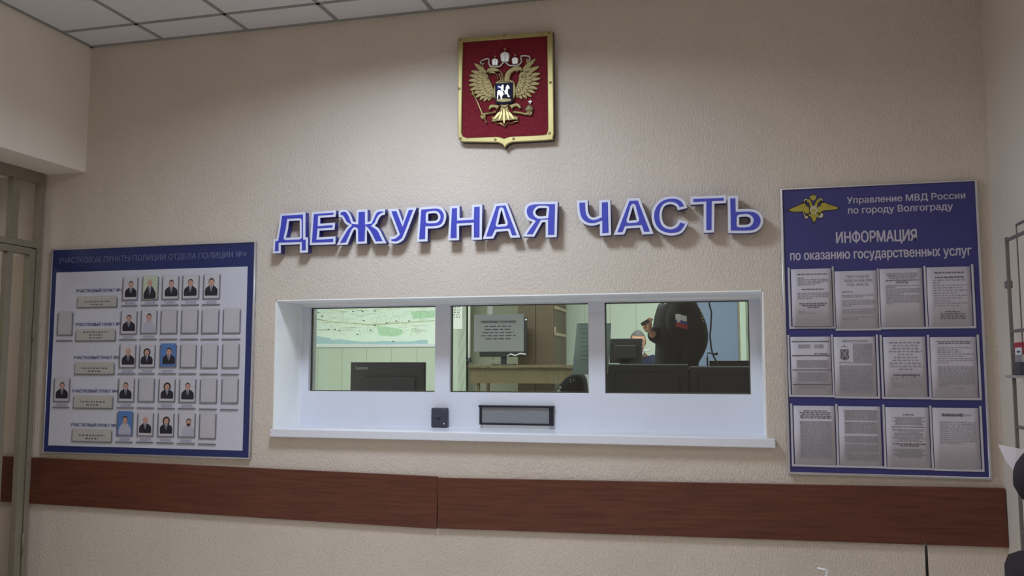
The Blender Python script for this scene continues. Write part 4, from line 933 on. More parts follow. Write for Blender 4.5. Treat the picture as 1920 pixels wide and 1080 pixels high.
mo, x0, z0, x1, z1 = monitor('desk_monitor', 899, 596, 988, 669, YM, 'black monitor on the oak desk behind the taped notice', zt2)
pw = P(983, 597, Y=YM - .002)
part(MB().box((pw.x + .01, YM - .004, pw.z - .02), (pw.x + .028, YM - .001, pw.z - .005)), 'indicator_light', 'fwhite', mo)
b = MB(); q = [P(*t_, Y=YM - .01) for t_ in ((951, 668), (958, 664), (966, 667), (976, 663), (986, 665))]; b.tube(q, .009, 8); q = [P(*t_, Y=YM + .05) for t_ in ((926, 670), (923, 678), (921, 681), (935, 677), (944, 676))]; b.tube(q, .004, 6)
part(b, 'loose_cables', 'pocket', mo, True)
# brown cabinet, its right flank battened with pale strips
YK = 4.56
cl_, cm = P(971, 620, Y=YK), P(1039, 620, Y=YK); YKb = P(1061, 620, X=cm.x).y
cb = tag(empty('brown_cabinet', ((cl_.x + cm.x) / 2, (YK + YKb) / 2, OF)), 'tall dark brown cabinet behind the oak desk, pale strips on its flank', 'cabinet')
zk = 2.6
part(MB().box((cl_.x, YK, OF), (cm.x, YKb, zk), .003), 'carcass', 'cabinet', cb)
dm = P(1005, 620, Y=YK).x
part(MB().box((cl_.x + .004, YK - .018, OF + .05), (dm - .003, YK, zk - .01), .002), 'door', 'cabinet', cb)
part(MB().box((dm + .003, YK - .018, OF + .05), (cm.x - .004, YK, zk - .01), .002), 'door', 'cabinet', cb)
for px, py in ((1041, 576), (1041, 626)):
    z = P(px, py, Y=YK).z
    part(MB().box((cm.x, YK + .01, z - .016), (cm.x + .012, YKb - .005, z + .016), .002), 'flank_strip', 'cabinetedge', cb)
za, zb2 = P(1040, 625, Y=YK).z, P(1040, 613, Y=YK).z
part(MB().box((cm.x, YK - .004, za), (cm.x + .012, YK + .05, zb2), .002), 'flank_strip', 'cabinetedge', cb)
# paper on the cabinet's left neighbour wall
sheet('alcove_notice', 914, 560, 924, 592, YF - .003, 'narrow white paper on the grey alcove wall above the notice', None, 'pocket')

# office counter desk under the window with near monitors
zd = OF + 0.66
cdk = tag(empty('counter_desk', (2.7, .8, OF)), 'long low worktop inside the office under the counter panes', 'desk')
part(MB().box((1.2, WT + .02, zd - .03), (4.5, 1.12, zd), .004), 'worktop', 'oak', cdk)
for xx in (1.22, 2.85, 4.45): part(MB().box((xx, WT + .05, OF), (xx + .03, 1.08, zd - .03)), 'side_panel', 'oak', cdk)
def near_monitor(name, l, t, r_, bt, Y, label, mtl='darkgrey'):
    x0, z0, x1, z1 = rct(l, t, r_, bt, Y)
    return x0, x1, z1
# lenovo-badged monitor, back towards the glass
YL = 0.80
x0, _, x1, z1 = rct(657.5, 679, 796.5, 730, YL); z0 = z1 - .30
lm = tag(empty('office_monitor', ((x0 + x1) / 2, YL + .05, zd)), 'charcoal monitor seen from behind in the first pane, badge at its corner', 'monitor')
part(MB().box((x0, YL, z0), (x1, YL + .025, z1), .004), 'shell', 'black', lm)
part(MB().box((x0 + .007, YL - .004, z0 + .008), (x1 - .007, YL + .002, z1 - .007), .002), 'rear_cover', 'darkgrey', lm)
part(MB().box((x0 + .11, YL - .03, z0 + .05), (x1 - .06, YL - .002, z1 - .098), .006), 'rear_bulge', 'darkgrey', lm)
xa_, xb_ = P(668, 690, Y=YL).x, P(691, 690, Y=YL).x; zb_ = P(668, 692.5, Y=YL).z
MBt = MB().mesh(fit_text('Lenovo', xa_, xb_, zb_, P(668, 686.3, Y=YL).z - zb_, 'L', .02, .001, 0), Matrix.Translation((0, YL - .0045, 0)) @ Matrix.Rotation(PI / 2, 4, 'X')); part(MBt, 'badge_lettering', 'letters', lm)
part(MB().box(((x0 + x1) / 2 - .04, YL + .0, zd + .01), ((x0 + x1) / 2 + .04, YL + .03, z0 + .1), .004), 'stand_neck', 'black', lm)
part(MB().box(((x0 + x1) / 2 - .12, YL - .06, zd), ((x0 + x1) / 2 + .12, YL + .14, zd + .012), .004), 'stand_foot', 'black', lm)
# two black monitor backs in the third pane
def back_monitor(name, l, t, r_, Y, label, hgt=.27, rail=True):
    x0, _, x1, z1 = rct(l, t, r_, 737, Y); z0 = z1 - hgt
    o = tag(empty(name, ((x0 + x1) / 2, Y + .05, zd)), label, 'monitor', 'black monitors on the office worktop')
    part(MB().box((x0, Y, z0), (x1, Y + .028, z1), .004), 'shell', 'black', o)
    part(MB().box((x0 + .05, Y - .022, z0 + .03), (x1 - .05, Y + .002, z1 - .05), .012), 'rear_bulge', 'black', o)
    part(MB().box((x0 + .002, Y - .003, z1 - .005), (x1 - .002, Y + .027, z1 + .002)), 'top_edge', 'steel', o)
    part(MB().box(((x0 + x1) / 2 - .04, Y + .0, zd + .01), ((x0 + x1) / 2 + .04, Y + .03, z0 + .1), .004), 'stand_neck', 'black', o)
    part(MB().box(((x0 + x1) / 2 - .12, Y - .06, zd), ((x0 + x1) / 2 + .12, Y + .14, zd + .012), .004), 'stand_foot', 'black', o)
    return o
back_monitor('office_monitor', 1136, 683, 1291, .72, 'wide black monitor back in the third pane, below the standing officer')
back_monitor('office_monitor', 1293, 687, 1420, .74, 'black monitor back at the right end of the third pane')
# farther monitor on a second desk, in front of the seated officer
YC = 3.5
x0, z0, x1, z1 = rct(1142, 635, 1204.5, 681, YC); zd2 = z0 - .06
m2 = tag(empty('office_monitor', ((x0 + x1) / 2, YC + .05, zd2)), 'dark square monitor hiding the seated officer', 'monitor')
part(MB().box((x0, YC, z0), (x1, YC + .03, z1), .006), 'shell', 'black', m2)
part(MB().box((x0 + .05, YC - .03, z0 + .04), (x1 - .05, YC + .002, z1 - .06), .012), 'rear_bulge', 'black', m2)
part(MB().box(((x0 + x1) / 2 - .05, YC, zd2), ((x0 + x1) / 2 + .05, YC + .04, z0 + .05), .004), 'stand_neck', 'black', m2)
sd2 = tag(empty('office_desk', ((x0 + x1) / 2 + .1, YC + .2, OF)), 'grey desk under the far square monitor', 'desk')
part(MB().box((x0 - .15, YC - .2, zd2 - .03), (x1 + .75, YC + .40, zd2), .003), 'desktop', 'oak', sd2)
for xx in (x0 - .12, x1 + .70): part(MB().box((xx, YC - .15, OF), (xx + .03, YC + .35, zd2 - .03)), 'side_panel', 'oak', sd2)
# dark monitor behind the right one
x0, z0, x1, z1 = rct(1330, 676, 1412, 700, 1.75)
m3 = tag(empty('office_monitor', ((x0 + x1) / 2, 1.8, zd)), 'black screen standing farther back at the right, under the blue-grey door', 'monitor')
part(MB().box((x0, 1.75, zd + .06), (x1, 1.79, z1), .004), 'shell', 'black', m3)
part(MB().box(((x0 + x1) / 2 - .04, 1.75, zd + .005), ((x0 + x1) / 2 + .04, 1.78, zd + .1), .004), 'stand_neck', 'black', m3)
part(MB().box(((x0 + x1) / 2 - .12, 1.69, zd), ((x0 + x1) / 2 + .12, 1.89, zd + .012), .004), 'stand_foot', 'black', m3)
sd3 = tag(empty('side_desk', ((x0 + x1) / 2, 1.8, OF)), 'small desk carrying the farther black screen at the right', 'desk')
part(MB().box((x0 - .05, 1.5, zd - .03), (min(x1 + .1, OX1 - .02), 2.1, zd), .003), 'desktop', 'oak', sd3)
for xx in (x0 - .04, min(x1 + .05, OX1 - .06)): part(MB().box((xx, 1.52, OF), (xx + .03, 2.08, zd - .03)), 'side_panel', 'oak', sd3)
# hanging cable
q = [P(*t_, Y=1.05) for t_ in ((1329, 540), (1330, 571), (1334, 585), (1333, 610), (1331, 630), (1334, 655), (1338, 668), (1345, 682), (1354, 700), (1366, 722))]
q = [Vector((v.x, 1.05 + (.0 if i < 7 else -.02 * (i - 6)), v.z)) for i, v in enumerate(q)]
q = [Vector((q[0].x, 1.05, OZ))] + q
b = MB(); b.tube(q, .0055, 8); tag(b.build('hanging_cable', 'black', None, True), 'black cable hanging from the ceiling in front of the blue-grey door', 'cable')
# bracket of a desk microphone
q = [P(*t_, Y=1.0) for t_ in ((1340, 664), (1327, 661), (1326, 672), (1327, 690))]
b = MB(); b.tube(q, .006, 8); b.tube([q[3], (q[3].x, 1.0, zd + .01)], .006, 8); b.lathe((q[3].x, 1.0, zd), [(.045, 0), (.045, .01), (.01, .014)], 16); b.tube([q[0], q[0] + Vector((.02, 0, .004))], .009, 8)
tag(b.build('desk_microphone', 'darkgrey', None, True), 'small grey gooseneck microphone on the worktop right of the standing officer', 'microphone')
# door and trims at the far right
x0, _, x1, _ = rct(1300, 560, 1386, 700, YF - .04)
dd = struct(empty('door_1', ((x0 + x1) / 2, YF - .02, OF)))
part(MB().box((x0, YF - .04, OF), (x1, YF - .001, 2.75), .003), 'leaf', 'doorblue', dd)
xw = P(1399, 620, Y=YF - .05).x
part(MB().box((x1, YF - .05, OF), (x1 + .02, YF, 2.8)), 'jamb', 'gate', dd)
part(MB().box((x1 + .02, YF - .06, OF), (xw, YF, 2.8), .004), 'casing', 'panelgreen', dd)
x0, z0, x1, z1 = rct(1402, 588, 1406, 634, YF - .1)
tag(MB().box((x0, YF - .03, z0), (x1, YF, z1), .004).build('wall_box', 'sill'), 'slim white box on the green wall beside the blue-grey door', 'wall box')

# ------------------------------------------------------------------ people
def skin_mesh(chains, sub=2):
    """chains: list of [(pos, rx, ry)], first chain is the root; chains start at an existing joint position to share it"""
    bm = bmesh.new(); ly = bm.verts.layers.skin.verify(); pos = {}
    for ch in chains:
        prev = None
        for p, rx, ry in ch:
            k = tuple(round(c, 4) for c in p)
            if k not in pos:
                v = bm.verts.new(p); v[ly].radius = (rx, ry); v[ly].use_root = (len(pos) == 0); pos[k] = v
            v = pos[k]
            if prev is not None and prev is not v:
                try: bm.edges.new((prev, v))
                except ValueError: pass
            prev = v
    me = bpy.data.meshes.new('sk'); bm.to_mesh(me); bm.free()
    o = bpy.data.objects.new('sk', me); COL.objects.link(o)
    sm = o.modifiers.new('s', 'SKIN'); sm.use_smooth_shade = True; sm.branch_smoothing = .6
    ss = o.modifiers.new('d', 'SUBSURF'); ss.levels = sub; ss.render_levels = sub
    dg = bpy.context.evaluated_depsgraph_get(); dg.update()
    r_ = bpy.data.meshes.new_from_object(o.evaluated_get(dg)); bpy.data.objects.remove(o); bpy.data.meshes.remove(me); return r_
def hand_chains(wrist, palm_dir, side, curl, up, k=1.0):
    """five unequal, bent fingers and a thumb leaving the side of the palm"""
    d = Vector(palm_dir).normalized(); s_ = Vector(side).normalized(); n = d.cross(s_).normalized() * curl
    w_ = Vector(wrist); mid = w_ + d * .05 * k; out = [[(w_, .026, .018), (mid, .036 * k, .016), (w_ + d * .085 * k, .036 * k, .014)]]
    for i, (off, ln) in enumerate(((-.030, .068), (-.010, .078), (.011, .073), (.030, .058))):
        ln *= k; a = w_ + d * .082 * k + s_ * off * k; b1_ = a + d * ln * .45 + n * ln * .25; c = b1_ + d * ln * .15 + n * ln * .40; e_ = c - d * ln * .12 + n * ln * .22
        out.append([(a - d * .02, .0095, .0095), (a, .0095, .0095), (b1_, .009, .009), (c, .0085, .0085), (e_, .007, .007)])
    a = w_ + d * .025 - s_ * .028; b1_ = a - s_ * .025 + d * .03 + n * .012; c = b1_ + d * .028 + s_ * .006 + n * .015
    out.append([(a + s_ * .012, .012, .012), (a, .012, .012), (b1_, .0105, .0105), (c, .0085, .0085)])
    return out
def head_mesh(bb, c, face, up=(0, 0, 1), s=1.0):
    f_ = Vector(face).normalized(); u = Vector(up).normalized(); r_ = f_.cross(u).normalized(); u = r_.cross(f_)
    R = Matrix((r_, f_, u)).transposed().to_4x4(); mx = Matrix.Translation(c) @ R
    t = bmesh.new(); bmesh.ops.create_uvsphere(t, u_segments=28, v_segments=20, radius=1)
    for v in t.verts:
        x, y, z = v.co
        wx = .076 * (1 - .22 * max(0, -z)) ; v.co = Vector((x * wx, y * (.094 - .012 * max(0, -z)) + (.012 if z < -.3 and y > 0 else 0), z * .115)) * s
        if y > .7 and abs(x) < .28 and -.35 < z < .12: v.co.y += .020 * s * (1 - abs(x) / .28) * (1 - (z - .12) / -.47 * .2)      # nose
        if y > .6 and .2 < abs(x) < .55 and .0 < z < .28: v.co.y -= .008 * s                                                     # eye sockets
    bmesh.ops.transform(t, matrix=mx, verts=t.verts); bb._in(t)
    for sx in (-1, 1): bb.ball(mx @ Vector((sx * .077 * s, -.005, 0)), .03 * s, 2, (.35, .6, 1))
    return mx
def face_parts(par, mx, s=1.0):
    b = MB()
    for sx in (-1, 1): b.ball(mx @ Vector((sx * .030 * s, .0765 * s, .014 * s)), .0095 * s, 2)
    part(b, 'eyes', 'fwhite', par, True)
    b = MB()
    for sx in (-1, 1): b.tube([mx @ Vector((sx * .016 * s, .089 * s, .034 * s)), mx @ Vector((sx * .046 * s, .078 * s, .034 * s))], .004, 6); b.ball(mx @ Vector((sx * .030 * s, .0845 * s, .014 * s)), .0042 * s, 1)
    part(b, 'eyebrows', 'hairdark', par)
    b = MB(); b.tube([mx @ Vector((-.024 * s, .080 * s, -.058 * s)), mx @ Vector((0, .088 * s, -.056 * s)), mx @ Vector((.024 * s, .080 * s, -.058 * s))], .0045, 6); part(b, 'lips', 'fred', par, True)
def hair_cap(par, mx, m, s=1.0, long=0):
    t = bmesh.new(); bmesh.ops.create_uvsphere(t, u_segments=28, v_segments=18, radius=1)
    bmesh.ops.delete(t, geom=[v for v in t.verts if v.co.z < (.52 if v.co.y > .25 else -.35 + .55 * max(0, v.co.y)) ], context='VERTS')
    for v in t.verts: v.co = Vector((v.co.x * .081, v.co.y * .099 - .003, v.co.z * .121)) * s
    bmesh.ops.transform(t, matrix=mx, verts=t.verts); part(MB()._in(t), 'hair', m, par, True)

def V(*a): return Vector(a)
# -- standing officer, left side towards the glass
YO = 1.55
o = P(1262, 640, Y=YO); ox = o.x
def Q(px, py, dy=0.0): v = P(px, py, Y=YO + dy); return v
pel = V(ox + .02, YO, OF + .92); chest = Q(1272, 606); nk = Q(1268, 556); nk2 = Q(1264, 536); hd = Q(1258, 518)
shL = Q(1296, 578, -.13); elL = Q(1307, 642, -.15); wrL = Q(1288, 694, -.12)
shR = Q(1248, 580, .13); elR = Q(1243, 632, .02); wrR = Q(1221, 626, -.12)
spine = Q(1268, 660)
off = tag(empty('person', (ox, YO, OF)), 'standing officer in dark winter uniform with flag sleeve patch holding a small phone', 'person')
bb = MB()
bb.mesh(skin_mesh([[(pel, .12, .15), (spine, .09, .10), (chest, .08, .09), (nk, .05, .05), (nk2, .055, .055), (hd, .06, .06)], [(chest, .08, .09), (shL, .035, .035), (elL, .035, .035), (wrL, .028, .028)], [(chest, .08, .09), (shR, .035, .035), (elR, .035, .035), (wrR, .03, .03)],
  [(pel, .12, .15), (V(ox + .02, YO - .1, OF + .88), .09, .09), (V(ox, YO - .1, OF + .48), .06, .06), (V(ox + .02, YO - .1, OF + .09), .042, .042), (V(ox - .14, YO - .1, OF + .04), .04, .03)],
  [(pel, .12, .15), (V(ox + .02, YO + .1, OF + .88), .09, .09), (V(ox, YO + .1, OF + .48), .06, .06), (V(ox + .02, YO + .1, OF + .09), .042, .042), (V(ox - .14, YO + .1, OF + .04), .04, .03)]]))
mxh = head_mesh(bb, hd, (-1, -.35, -.05))
hR = Q(1214, 618, -.12)
for ch in [skin_mesh([c], 1) for c in hand_chains(wrR, (-.30, -.15, .9), (.75, -.55, .15), 1, None, .8)]: bb.mesh(ch)
for ch in [skin_mesh([c], 1) for c in hand_chains(wrL, (-.35, 0, -1), (1, 0, -.3), 1, None, .8)]: bb.mesh(ch)
part(bb, 'body', 'skin', off, True)
face_parts(off, mxh); hair_cap(off, mxh, 'hairdark')
bb = MB(); bb.mesh(skin_mesh([[(V(pel.x, YO, OF + .72), .20, .21), (V(pel.x, YO, OF + .9), .185, .20), (spine, .18, .20), (chest, .185, .21), (Q(1266, 566), .13, .16), (nk, .075, .075)], [(chest, .16, .18), (shL, .105, .105), (elL, .088, .088), (Q(1286, 688, -.12), .062, .062)], [(chest, .16, .18), (shR, .105, .105), (elR, .082, .082), (Q(1222, 625, -.11), .056, .056)]]))
bb.ball(Q(1283, 584, -.11), .10, 3, (1, 1, 1.1)); bb.ball(Q(1278, 603, -.11), .112, 3, (1, 1, 1.25)); jk = part(bb, 'jacket', 'uniform', off, True)
bb = MB()
for sy in (-.1, .1): bb.mesh(skin_mesh([[(V(pel.x, YO + sy * .8, OF + .94), .12, .11), (V(ox + .02, YO + sy, OF + .78), .125, .12), (V(ox, YO + sy, OF + .48), .095, .095), (V(ox + .02, YO + sy, OF + .08), .08, .08)]]))
part(bb, 'trousers', 'uniform', off, True)
for sy in (-.1, .1): part(MB().box((ox - .2, YO + sy - .045, OF), (ox + .08, YO + sy + .045, OF + .09), .03), 'boot', 'black', off, True)
# flag patch on the sleeve, slightly waved
YPp = YO - .222
fl = empty('flag_patch', (0, 0, 0)); fl.parent = off; fl.matrix_parent_inverse = rel(off)
def strip(name, f0, f1, m, dy=0.0, u0=0.0, u1=1.0):
    bm_ = MB(); n = 8; rows = []
    for f_ in (f0, f1):
        row = []
        for i in range(n + 1):
            u = u0 + (u1 - u0) * i / n
            wv_ = 2.0 * math.sin(u * PI * 1.6 + .4)
            p = P(1266 + 21 * u + 2.2 * f_, 590.5 - wv_ * .9 + (24 + .5 * u) * f_, Y=YPp + dy - .012 * math.sin(u * PI)); row.append(bm_.b.verts.new(p))
        rows.append(row)
    for i in range(n): bm_.b.faces.new((rows[0][i], rows[1][i], rows[1][i + 1], rows[0][i + 1]))
    ex = bmesh.ops.extrude_face_region(bm_.b, geom=bm_.b.faces[:]); bmesh.ops.translate(bm_.b, verts=[v for v in ex['geom'] if isinstance(v, bmesh.types.BMVert)], vec=(0, .006, 0))
    ob_ = bm_.build(name, m); ob_.parent = fl; return ob_
strip('patch_edge', -.08, 1.08, 'black', .004, -.06, 1.06); strip('white_stripe', 0, .42, 'fwhite'); strip('blue_stripe', .42, .66, 'fblue'); strip('red_stripe', .66, 1, 'fred'); strip('patch_emblem', .3, .62, 'fwhite', -.003, .12, .4)
b = MB()
for px, py in ((1314, 584), (1316, 590), (1317, 596), (1318, 602)): v = P(px, py, Y=YO - .178); b.ball((v.x, v.y, v.z), .009, 1, (1, .6, .7))
part(b, 'sleeve_braid', 'gold', off)
ph_ = tag(empty('mobile_phone', hR), 'small dark phone held up in the standing officer\'s hand', 'phone')
c = P(1209, 605, Y=YO - .17); bb = MB(); bb.box((-.028, -.006, -.012), (.034, .006, .012), .004, Matrix.Translation(c - hR) @ Matrix.Rotation(-.5, 4, 'Y')); bb.build('case', 'black', ph_)
MBs = MB(); MBs.box((-.024, -.0066, -.009), (.028, -.0058, .009), 0, Matrix.Translation(c - hR) @ Matrix.Rotation(-.5, 4, 'Y')); MBs.build('screen', 'darkgrey', ph_)
# -- seated officer behind the far monitor
YT = 4.25
def T(px, py, dy=0.0): return P(px, py, Y=YT + dy)
hd = T(1196, 641); nk2 = T(1199, 662); chest = T(1204, 690); px_ = chest.x; pel = V(px_ + .05, YT + .15, OF + .60); shA = T(1224, 672, .02); shB = T(1172, 674, .02)
se = tag(empty('person', (px_, YT + .1, OF)), 'seated officer with thinning grey hair half hidden by the far monitor', 'person')
bb = MB(); kz = OF + .5
bb.mesh(skin_mesh([[(pel, .12, .14), (V(px_ + .02, YT + .06, chest.z - .18), .11, .14), (chest, .11, .16), (nk2, .05, .05), (hd, .06, .06)], [(chest, .1, .1), (shA, .05, .05), (shA + V(.06, -.1, -.26), .042, .042), (shA + V(0, -.32, -.33), .03, .03)], [(chest, .1, .1), (shB, .05, .05), (shB + V(-.04, -.1, -.26), .042, .042), (shB + V(.02, -.32, -.33), .03, .03)],
 [(pel, .12, .14), (pel + V(.1, -.05, 0), .08, .08), (pel + V(.1, -.42, .02), .06, .06), (pel + V(.1, -.44, -.48), .045, .045), (V(pel.x + .1, pel.y - .56, OF + .04), .04, .03)], [(pel, .12, .14), (pel + V(-.1, -.05, 0), .08, .08), (pel + V(-.1, -.42, .02), .06, .06), (pel + V(-.1, -.44, -.48), .045, .045), (V(pel.x - .1, pel.y - .56, OF + .04), .04, .03)]]))
mxh = head_mesh(bb, hd, (.25, -1, -.3))
for sA_, ofs in ((shA, V(0, -.32, -.33)), (shB, V(.02, -.32, -.33))):
    for c_ in hand_chains(sA_ + ofs, (0, -1, -.1), (1, 0, 0), -1, None): bb.mesh(skin_mesh([c_], 1))
part(bb, 'body', 'skin', se, True); face_parts(se, mxh); hair_cap(se, mxh, 'hair')
bb = MB(); bb.mesh(skin_mesh([[(pel + V(0, 0, .02), .16, .18), (V(px_ + .02, YT + .06, chest.z - .18), .15, .18), (chest, .15, .2), (T(1200, 672), .07, .07)], [(chest, .12, .14), (shA, .08, .08), (shA + V(.06, -.1, -.26), .062, .062), (shA + V(.005, -.30, -.325), .045, .045)], [(chest, .12, .14), (shB, .08, .08), (shB + V(-.04, -.1, -.26), .062, .062), (shB + V(.015, -.30, -.325), .045, .045)]])); part(bb, 'jacket', 'uniformblue', se, True)
bb = MB(); bb.mesh(skin_mesh([[(pel, .14, .16), (pel + V(.1, -.05, 0), .095, .095), (pel + V(.1, -.42, .02), .078, .078), (pel + V(.1, -.44, -.47), .065, .065)], [(pel, .14, .16), (pel + V(-.1, -.05, 0), .095, .095), (pel + V(-.1, -.42, .02), .078, .078), (pel + V(-.1, -.44, -.47), .065, .065)]])); part(bb, 'trousers', 'uniformblue', se, True)
for sx in (-.1, .1): part(MB().box((pel.x + sx - .045, pel.y - .64, OF), (pel.x + sx + .045, pel.y - .38, OF + .08), .03), 'shoe', 'black', se, True)
bb = MB(); bb.tube([T(1192, 664, -.05), T(1199, 668, -.09), T(1207, 661, -.04)], .014, 8); part(bb, 'collar', 'fwhite', se, True)
v = T(1212, 657, -.06); bb = MB(); bb.box((v.x - .03, v.y - .02, v.z - .008), (v.x + .03, v.y + .04, v.z + .008), .004); part(bb, 'shoulder_board', 'paper', se)
ch_ = tag(empty('office_chair', (pel.x, pel.y + .05, OF)), 'dark office chair under the seated officer', 'chair')
part(MB().box((pel.x - .23, pel.y - .24, OF + .38), (pel.x + .23, pel.y + .26, OF + .44), .02), 'seat', 'black', ch_)
part(MB().box((pel.x - .2, pel.y + .24, OF + .44), (pel.x + .2, pel.y + .28, OF + .66), .02), 'backrest', 'black', ch_)
part(MB().tube([(pel.x, pel.y, OF + .06), (pel.x, pel.y, OF + .38)], .03, 12).tube([(pel.x, pel.y + .25, OF + .40), (pel.x, pel.y + .27, OF + .46)], .02, 8), 'column', 'black', ch_)
for k in range(5): a_ = k * 2 * PI / 5; part(MB().tube([(pel.x, pel.y, OF + .07), (pel.x + .27 * math.cos(a_), pel.y + .27 * math.sin(a_), OF + .03)], .025, 8, taper=[.028, .022]), 'leg', 'black', ch_)
# -- uniform jacket over a chair back, close behind the middle pane
YJ = 1.34
def J(px, py, dy=0.0): return P(px, py, Y=YJ + dy)
bl, br = J(1040, 741), J(1102, 741)
jc = tag(empty('draped_jacket', ((bl.x + br.x) / 2, YJ, OF)), 'dark uniform jacket with small silver stars draped over a chair back', 'jacket')
prof = [(1036, 745), (1050, 726), (1062, 711), (1075, 702), (1090, 701), (1098, 710), (1101, 728), (1103, 745)]
bm_ = MB(); rows = []
for dy, sc2 in ((-.13, .92), (-.09, .99), (-.03, 1.03), (.04, 1.0), (.10, .9)):
    cxp, czp = 1070, 760
    top = [P(cxp + (x - cxp) * sc2, czp + (y - czp) * sc2 + 3 * math.sin(i * 2.1 + dy * 40) * .5, Y=YJ) + V(0, dy, 0) for i, (x, y) in enumerate(smooth_loop([(a, c, 1) for a, c in prof])[:-5])]
    lo_ = [V(top[0].x - .03, YJ + dy, OF + .35)] + top + [V(top[-1].x + .02, YJ + dy, OF + .35)]
    rows.append([bm_.b.verts.new(p) for p in lo_])
for A, B in zip(rows, rows[1:]):
    for i in range(len(A) - 1): bm_.b.faces.new((A[i], A[i + 1], B[i + 1], B[i]))
bm_.b.faces.new(rows[0]); bm_.b.faces.new(rows[-1][::-1]); bm_.b.faces.new([r_[0] for r_ in rows]); bm_.b.faces.new([r_[-1] for r_ in rows][::-1])
part(bm_, 'cloth', 'uniform', jc, True)
b = MB()
for px, py in ((1070, 712), (1070, 716), (1076, 713)):
    v = J(px, py, -.135); pts = []
    for k in range(10): a_ = PI / 2 + k * PI / 5; rr_ = .006 if k % 2 == 0 else .0028; pts.append((rr_ * math.cos(a_), rr_ * math.sin(a_)))
    b.mesh(curve_mesh([pts], .003), Matrix.Translation(v) @ Matrix.Rotation(PI / 2, 4, 'X'))
part(b, 'rank_stars', 'silver', jc)
v = J(1051, 727, -.14); part(MB().ball(v, .009, 2), 'shoulder_button', 'silver', jc, True)
chb = tag(empty('draped_chair', ((bl.x + br.x) / 2, YJ, OF)), 'plain office chair mostly covered by the draped jacket', 'chair')
xm2 = (bl.x + br.x) / 2
part(MB().box((xm2 - .2, YJ - .02, OF + .3), (xm2 + .2, YJ + .4, OF + .34), .01), 'seat', 'black', chb)
for sx in (-.18, .18):
    for yy in (YJ + .0, YJ + .37): part(MB().box((xm2 + sx - .012, yy - .012, OF), (xm2 + sx + .012, yy + .012, OF + .31)), 'leg', 'black', chb)
v = J(1046, 735, -.2); bm_ = MB(); bm_.mesh(curve_mesh([[(-.035, -.03), (.0, .02), (.012, .018), (.035, -.03), (.012, -.03), (.0, -.008), (-.01, -.03)]], .004), Matrix.Translation((v.x, v.y, v.z)) @ Matrix.Rotation(PI / 2, 4, 'X'))
bm_.tube([(v.x, v.y, v.z - .03), (v.x, v.y, zd + .01)], .004, 6); bm_.lathe((v.x, v.y, zd), [(.03, 0), (.03, .006), (.006, .01)], 12)
tag(bm_.build('paper_clip_stand', 'panelgreen'), 'small pale green folded clip on a stand at the foot of the middle pane', 'clip')

# -- visitor at the right edge of the hall, papers in hand
vx, vy = 4.95, -1.92
vs_ = tag(empty('person', (vx, vy, 0)), 'visitor in a dark plum coat at the frame edge, arm bent, holding papers', 'person')
def H(px, py, Y=vy): return P(px, py, Y=Y)
el = H(1917, 925, vy - .02); el = H(1930, 908, vy - .02); wr = H(1924, 868, vy + .10)
pel = V(vx + .03, vy, .92); chest = V(vx + .02, vy, 1.32); nk = V(vx, vy, 1.50); hd = V(vx - .02, vy, 1.645)
shA = V(vx - .03, vy - .16, 1.42); shB = V(vx - .01, vy + .17, 1.42)
elA = H(1953, 928, vy - .10); wrA = H(1966, 856, vy + .02)
bb = MB(); bb.mesh(skin_mesh([[(pel, .11, .14), (V(vx + .03, vy, 1.12), .10, .13), (chest, .11, .15), (nk, .052, .052), (hd, .06, .06)], [(chest, .1, .1), (shA, .055, .055), (elA, .042, .042), (wrA, .028, .028)], [(chest, .1, .1), (shB, .055, .055), (V(vx + .03, vy + .23, 1.15), .042, .042), (V(vx + .02, vy + .22, .9), .028, .028)],
 [(pel, .11, .14), (V(vx + .03, vy - .1, .88), .085, .085), (V(vx + .01, vy - .1, .48), .058, .058), (V(vx + .04, vy - .1, .09), .04, .04), (V(vx - .1, vy - .1, .04), .038, .03)], [(pel, .11, .14), (V(vx + .03, vy + .1, .88), .085, .085), (V(vx + .01, vy + .1, .48), .058, .058), (V(vx + .04, vy + .1, .09), .04, .04), (V(vx - .1, vy + .1, .04), .038, .03)]]))
mxh = head_mesh(bb, hd, (-1, .1, -.35))
for c_ in hand_chains(wrA, (.45, .45, .65), (.6, -.5, -.1), -1, None): bb.mesh(skin_mesh([c_], 1))
for c_ in hand_chains(V(vx + .02, vy + .22, .9), (0, 0, -1), (1, 0, 0), 1, None): bb.mesh(skin_mesh([c_], 1))
part(bb, 'body', 'skin', vs_, True); face_parts(vs_, mxh); hair_cap(vs_, mxh, 'hairdark')
bb = MB(); bb.mesh(skin_mesh([[(V(vx + .02, vy, .60), .17, .22), (V(vx + .02, vy, .80), .165, .21), (V(vx + .04, vy, 1.12), .115, .17), (chest, .13, .19), (V(vx + .01, vy, 1.45), .10, .13), (V(vx, vy, 1.50), .075, .08)], [(chest, .12, .13), (shA, .085, .085), (elA, .088, .088), (wrA.lerp(elA, .5), .082, .082), (wrA.lerp(elA, .1), .07, .07)], [(chest, .12, .13), (shB, .085, .085), (V(vx + .03, vy + .23, 1.15), .064, .064), (V(vx + .02, vy + .22, .95), .052, .052)]])); part(bb, 'coat', 'coat', vs_, True)
bb = MB()
for sy in (-.1, .1): bb.mesh(skin_mesh([[(V(vx + .03, vy + sy * .8, .90), .085, .085), (V(vx + .03, vy + sy, .78), .095, .095), (V(vx + .01, vy + sy, .48), .075, .075), (V(vx + .04, vy + sy, .1), .065, .065)]]))
part(bb, 'trousers', 'black', vs_, True)
for sy in (-.1, .1): part(MB().box((vx - .16, vy + sy - .045, 0), (vx + .09, vy + sy + .045, .08), .03), 'shoe', 'black', vs_, True)
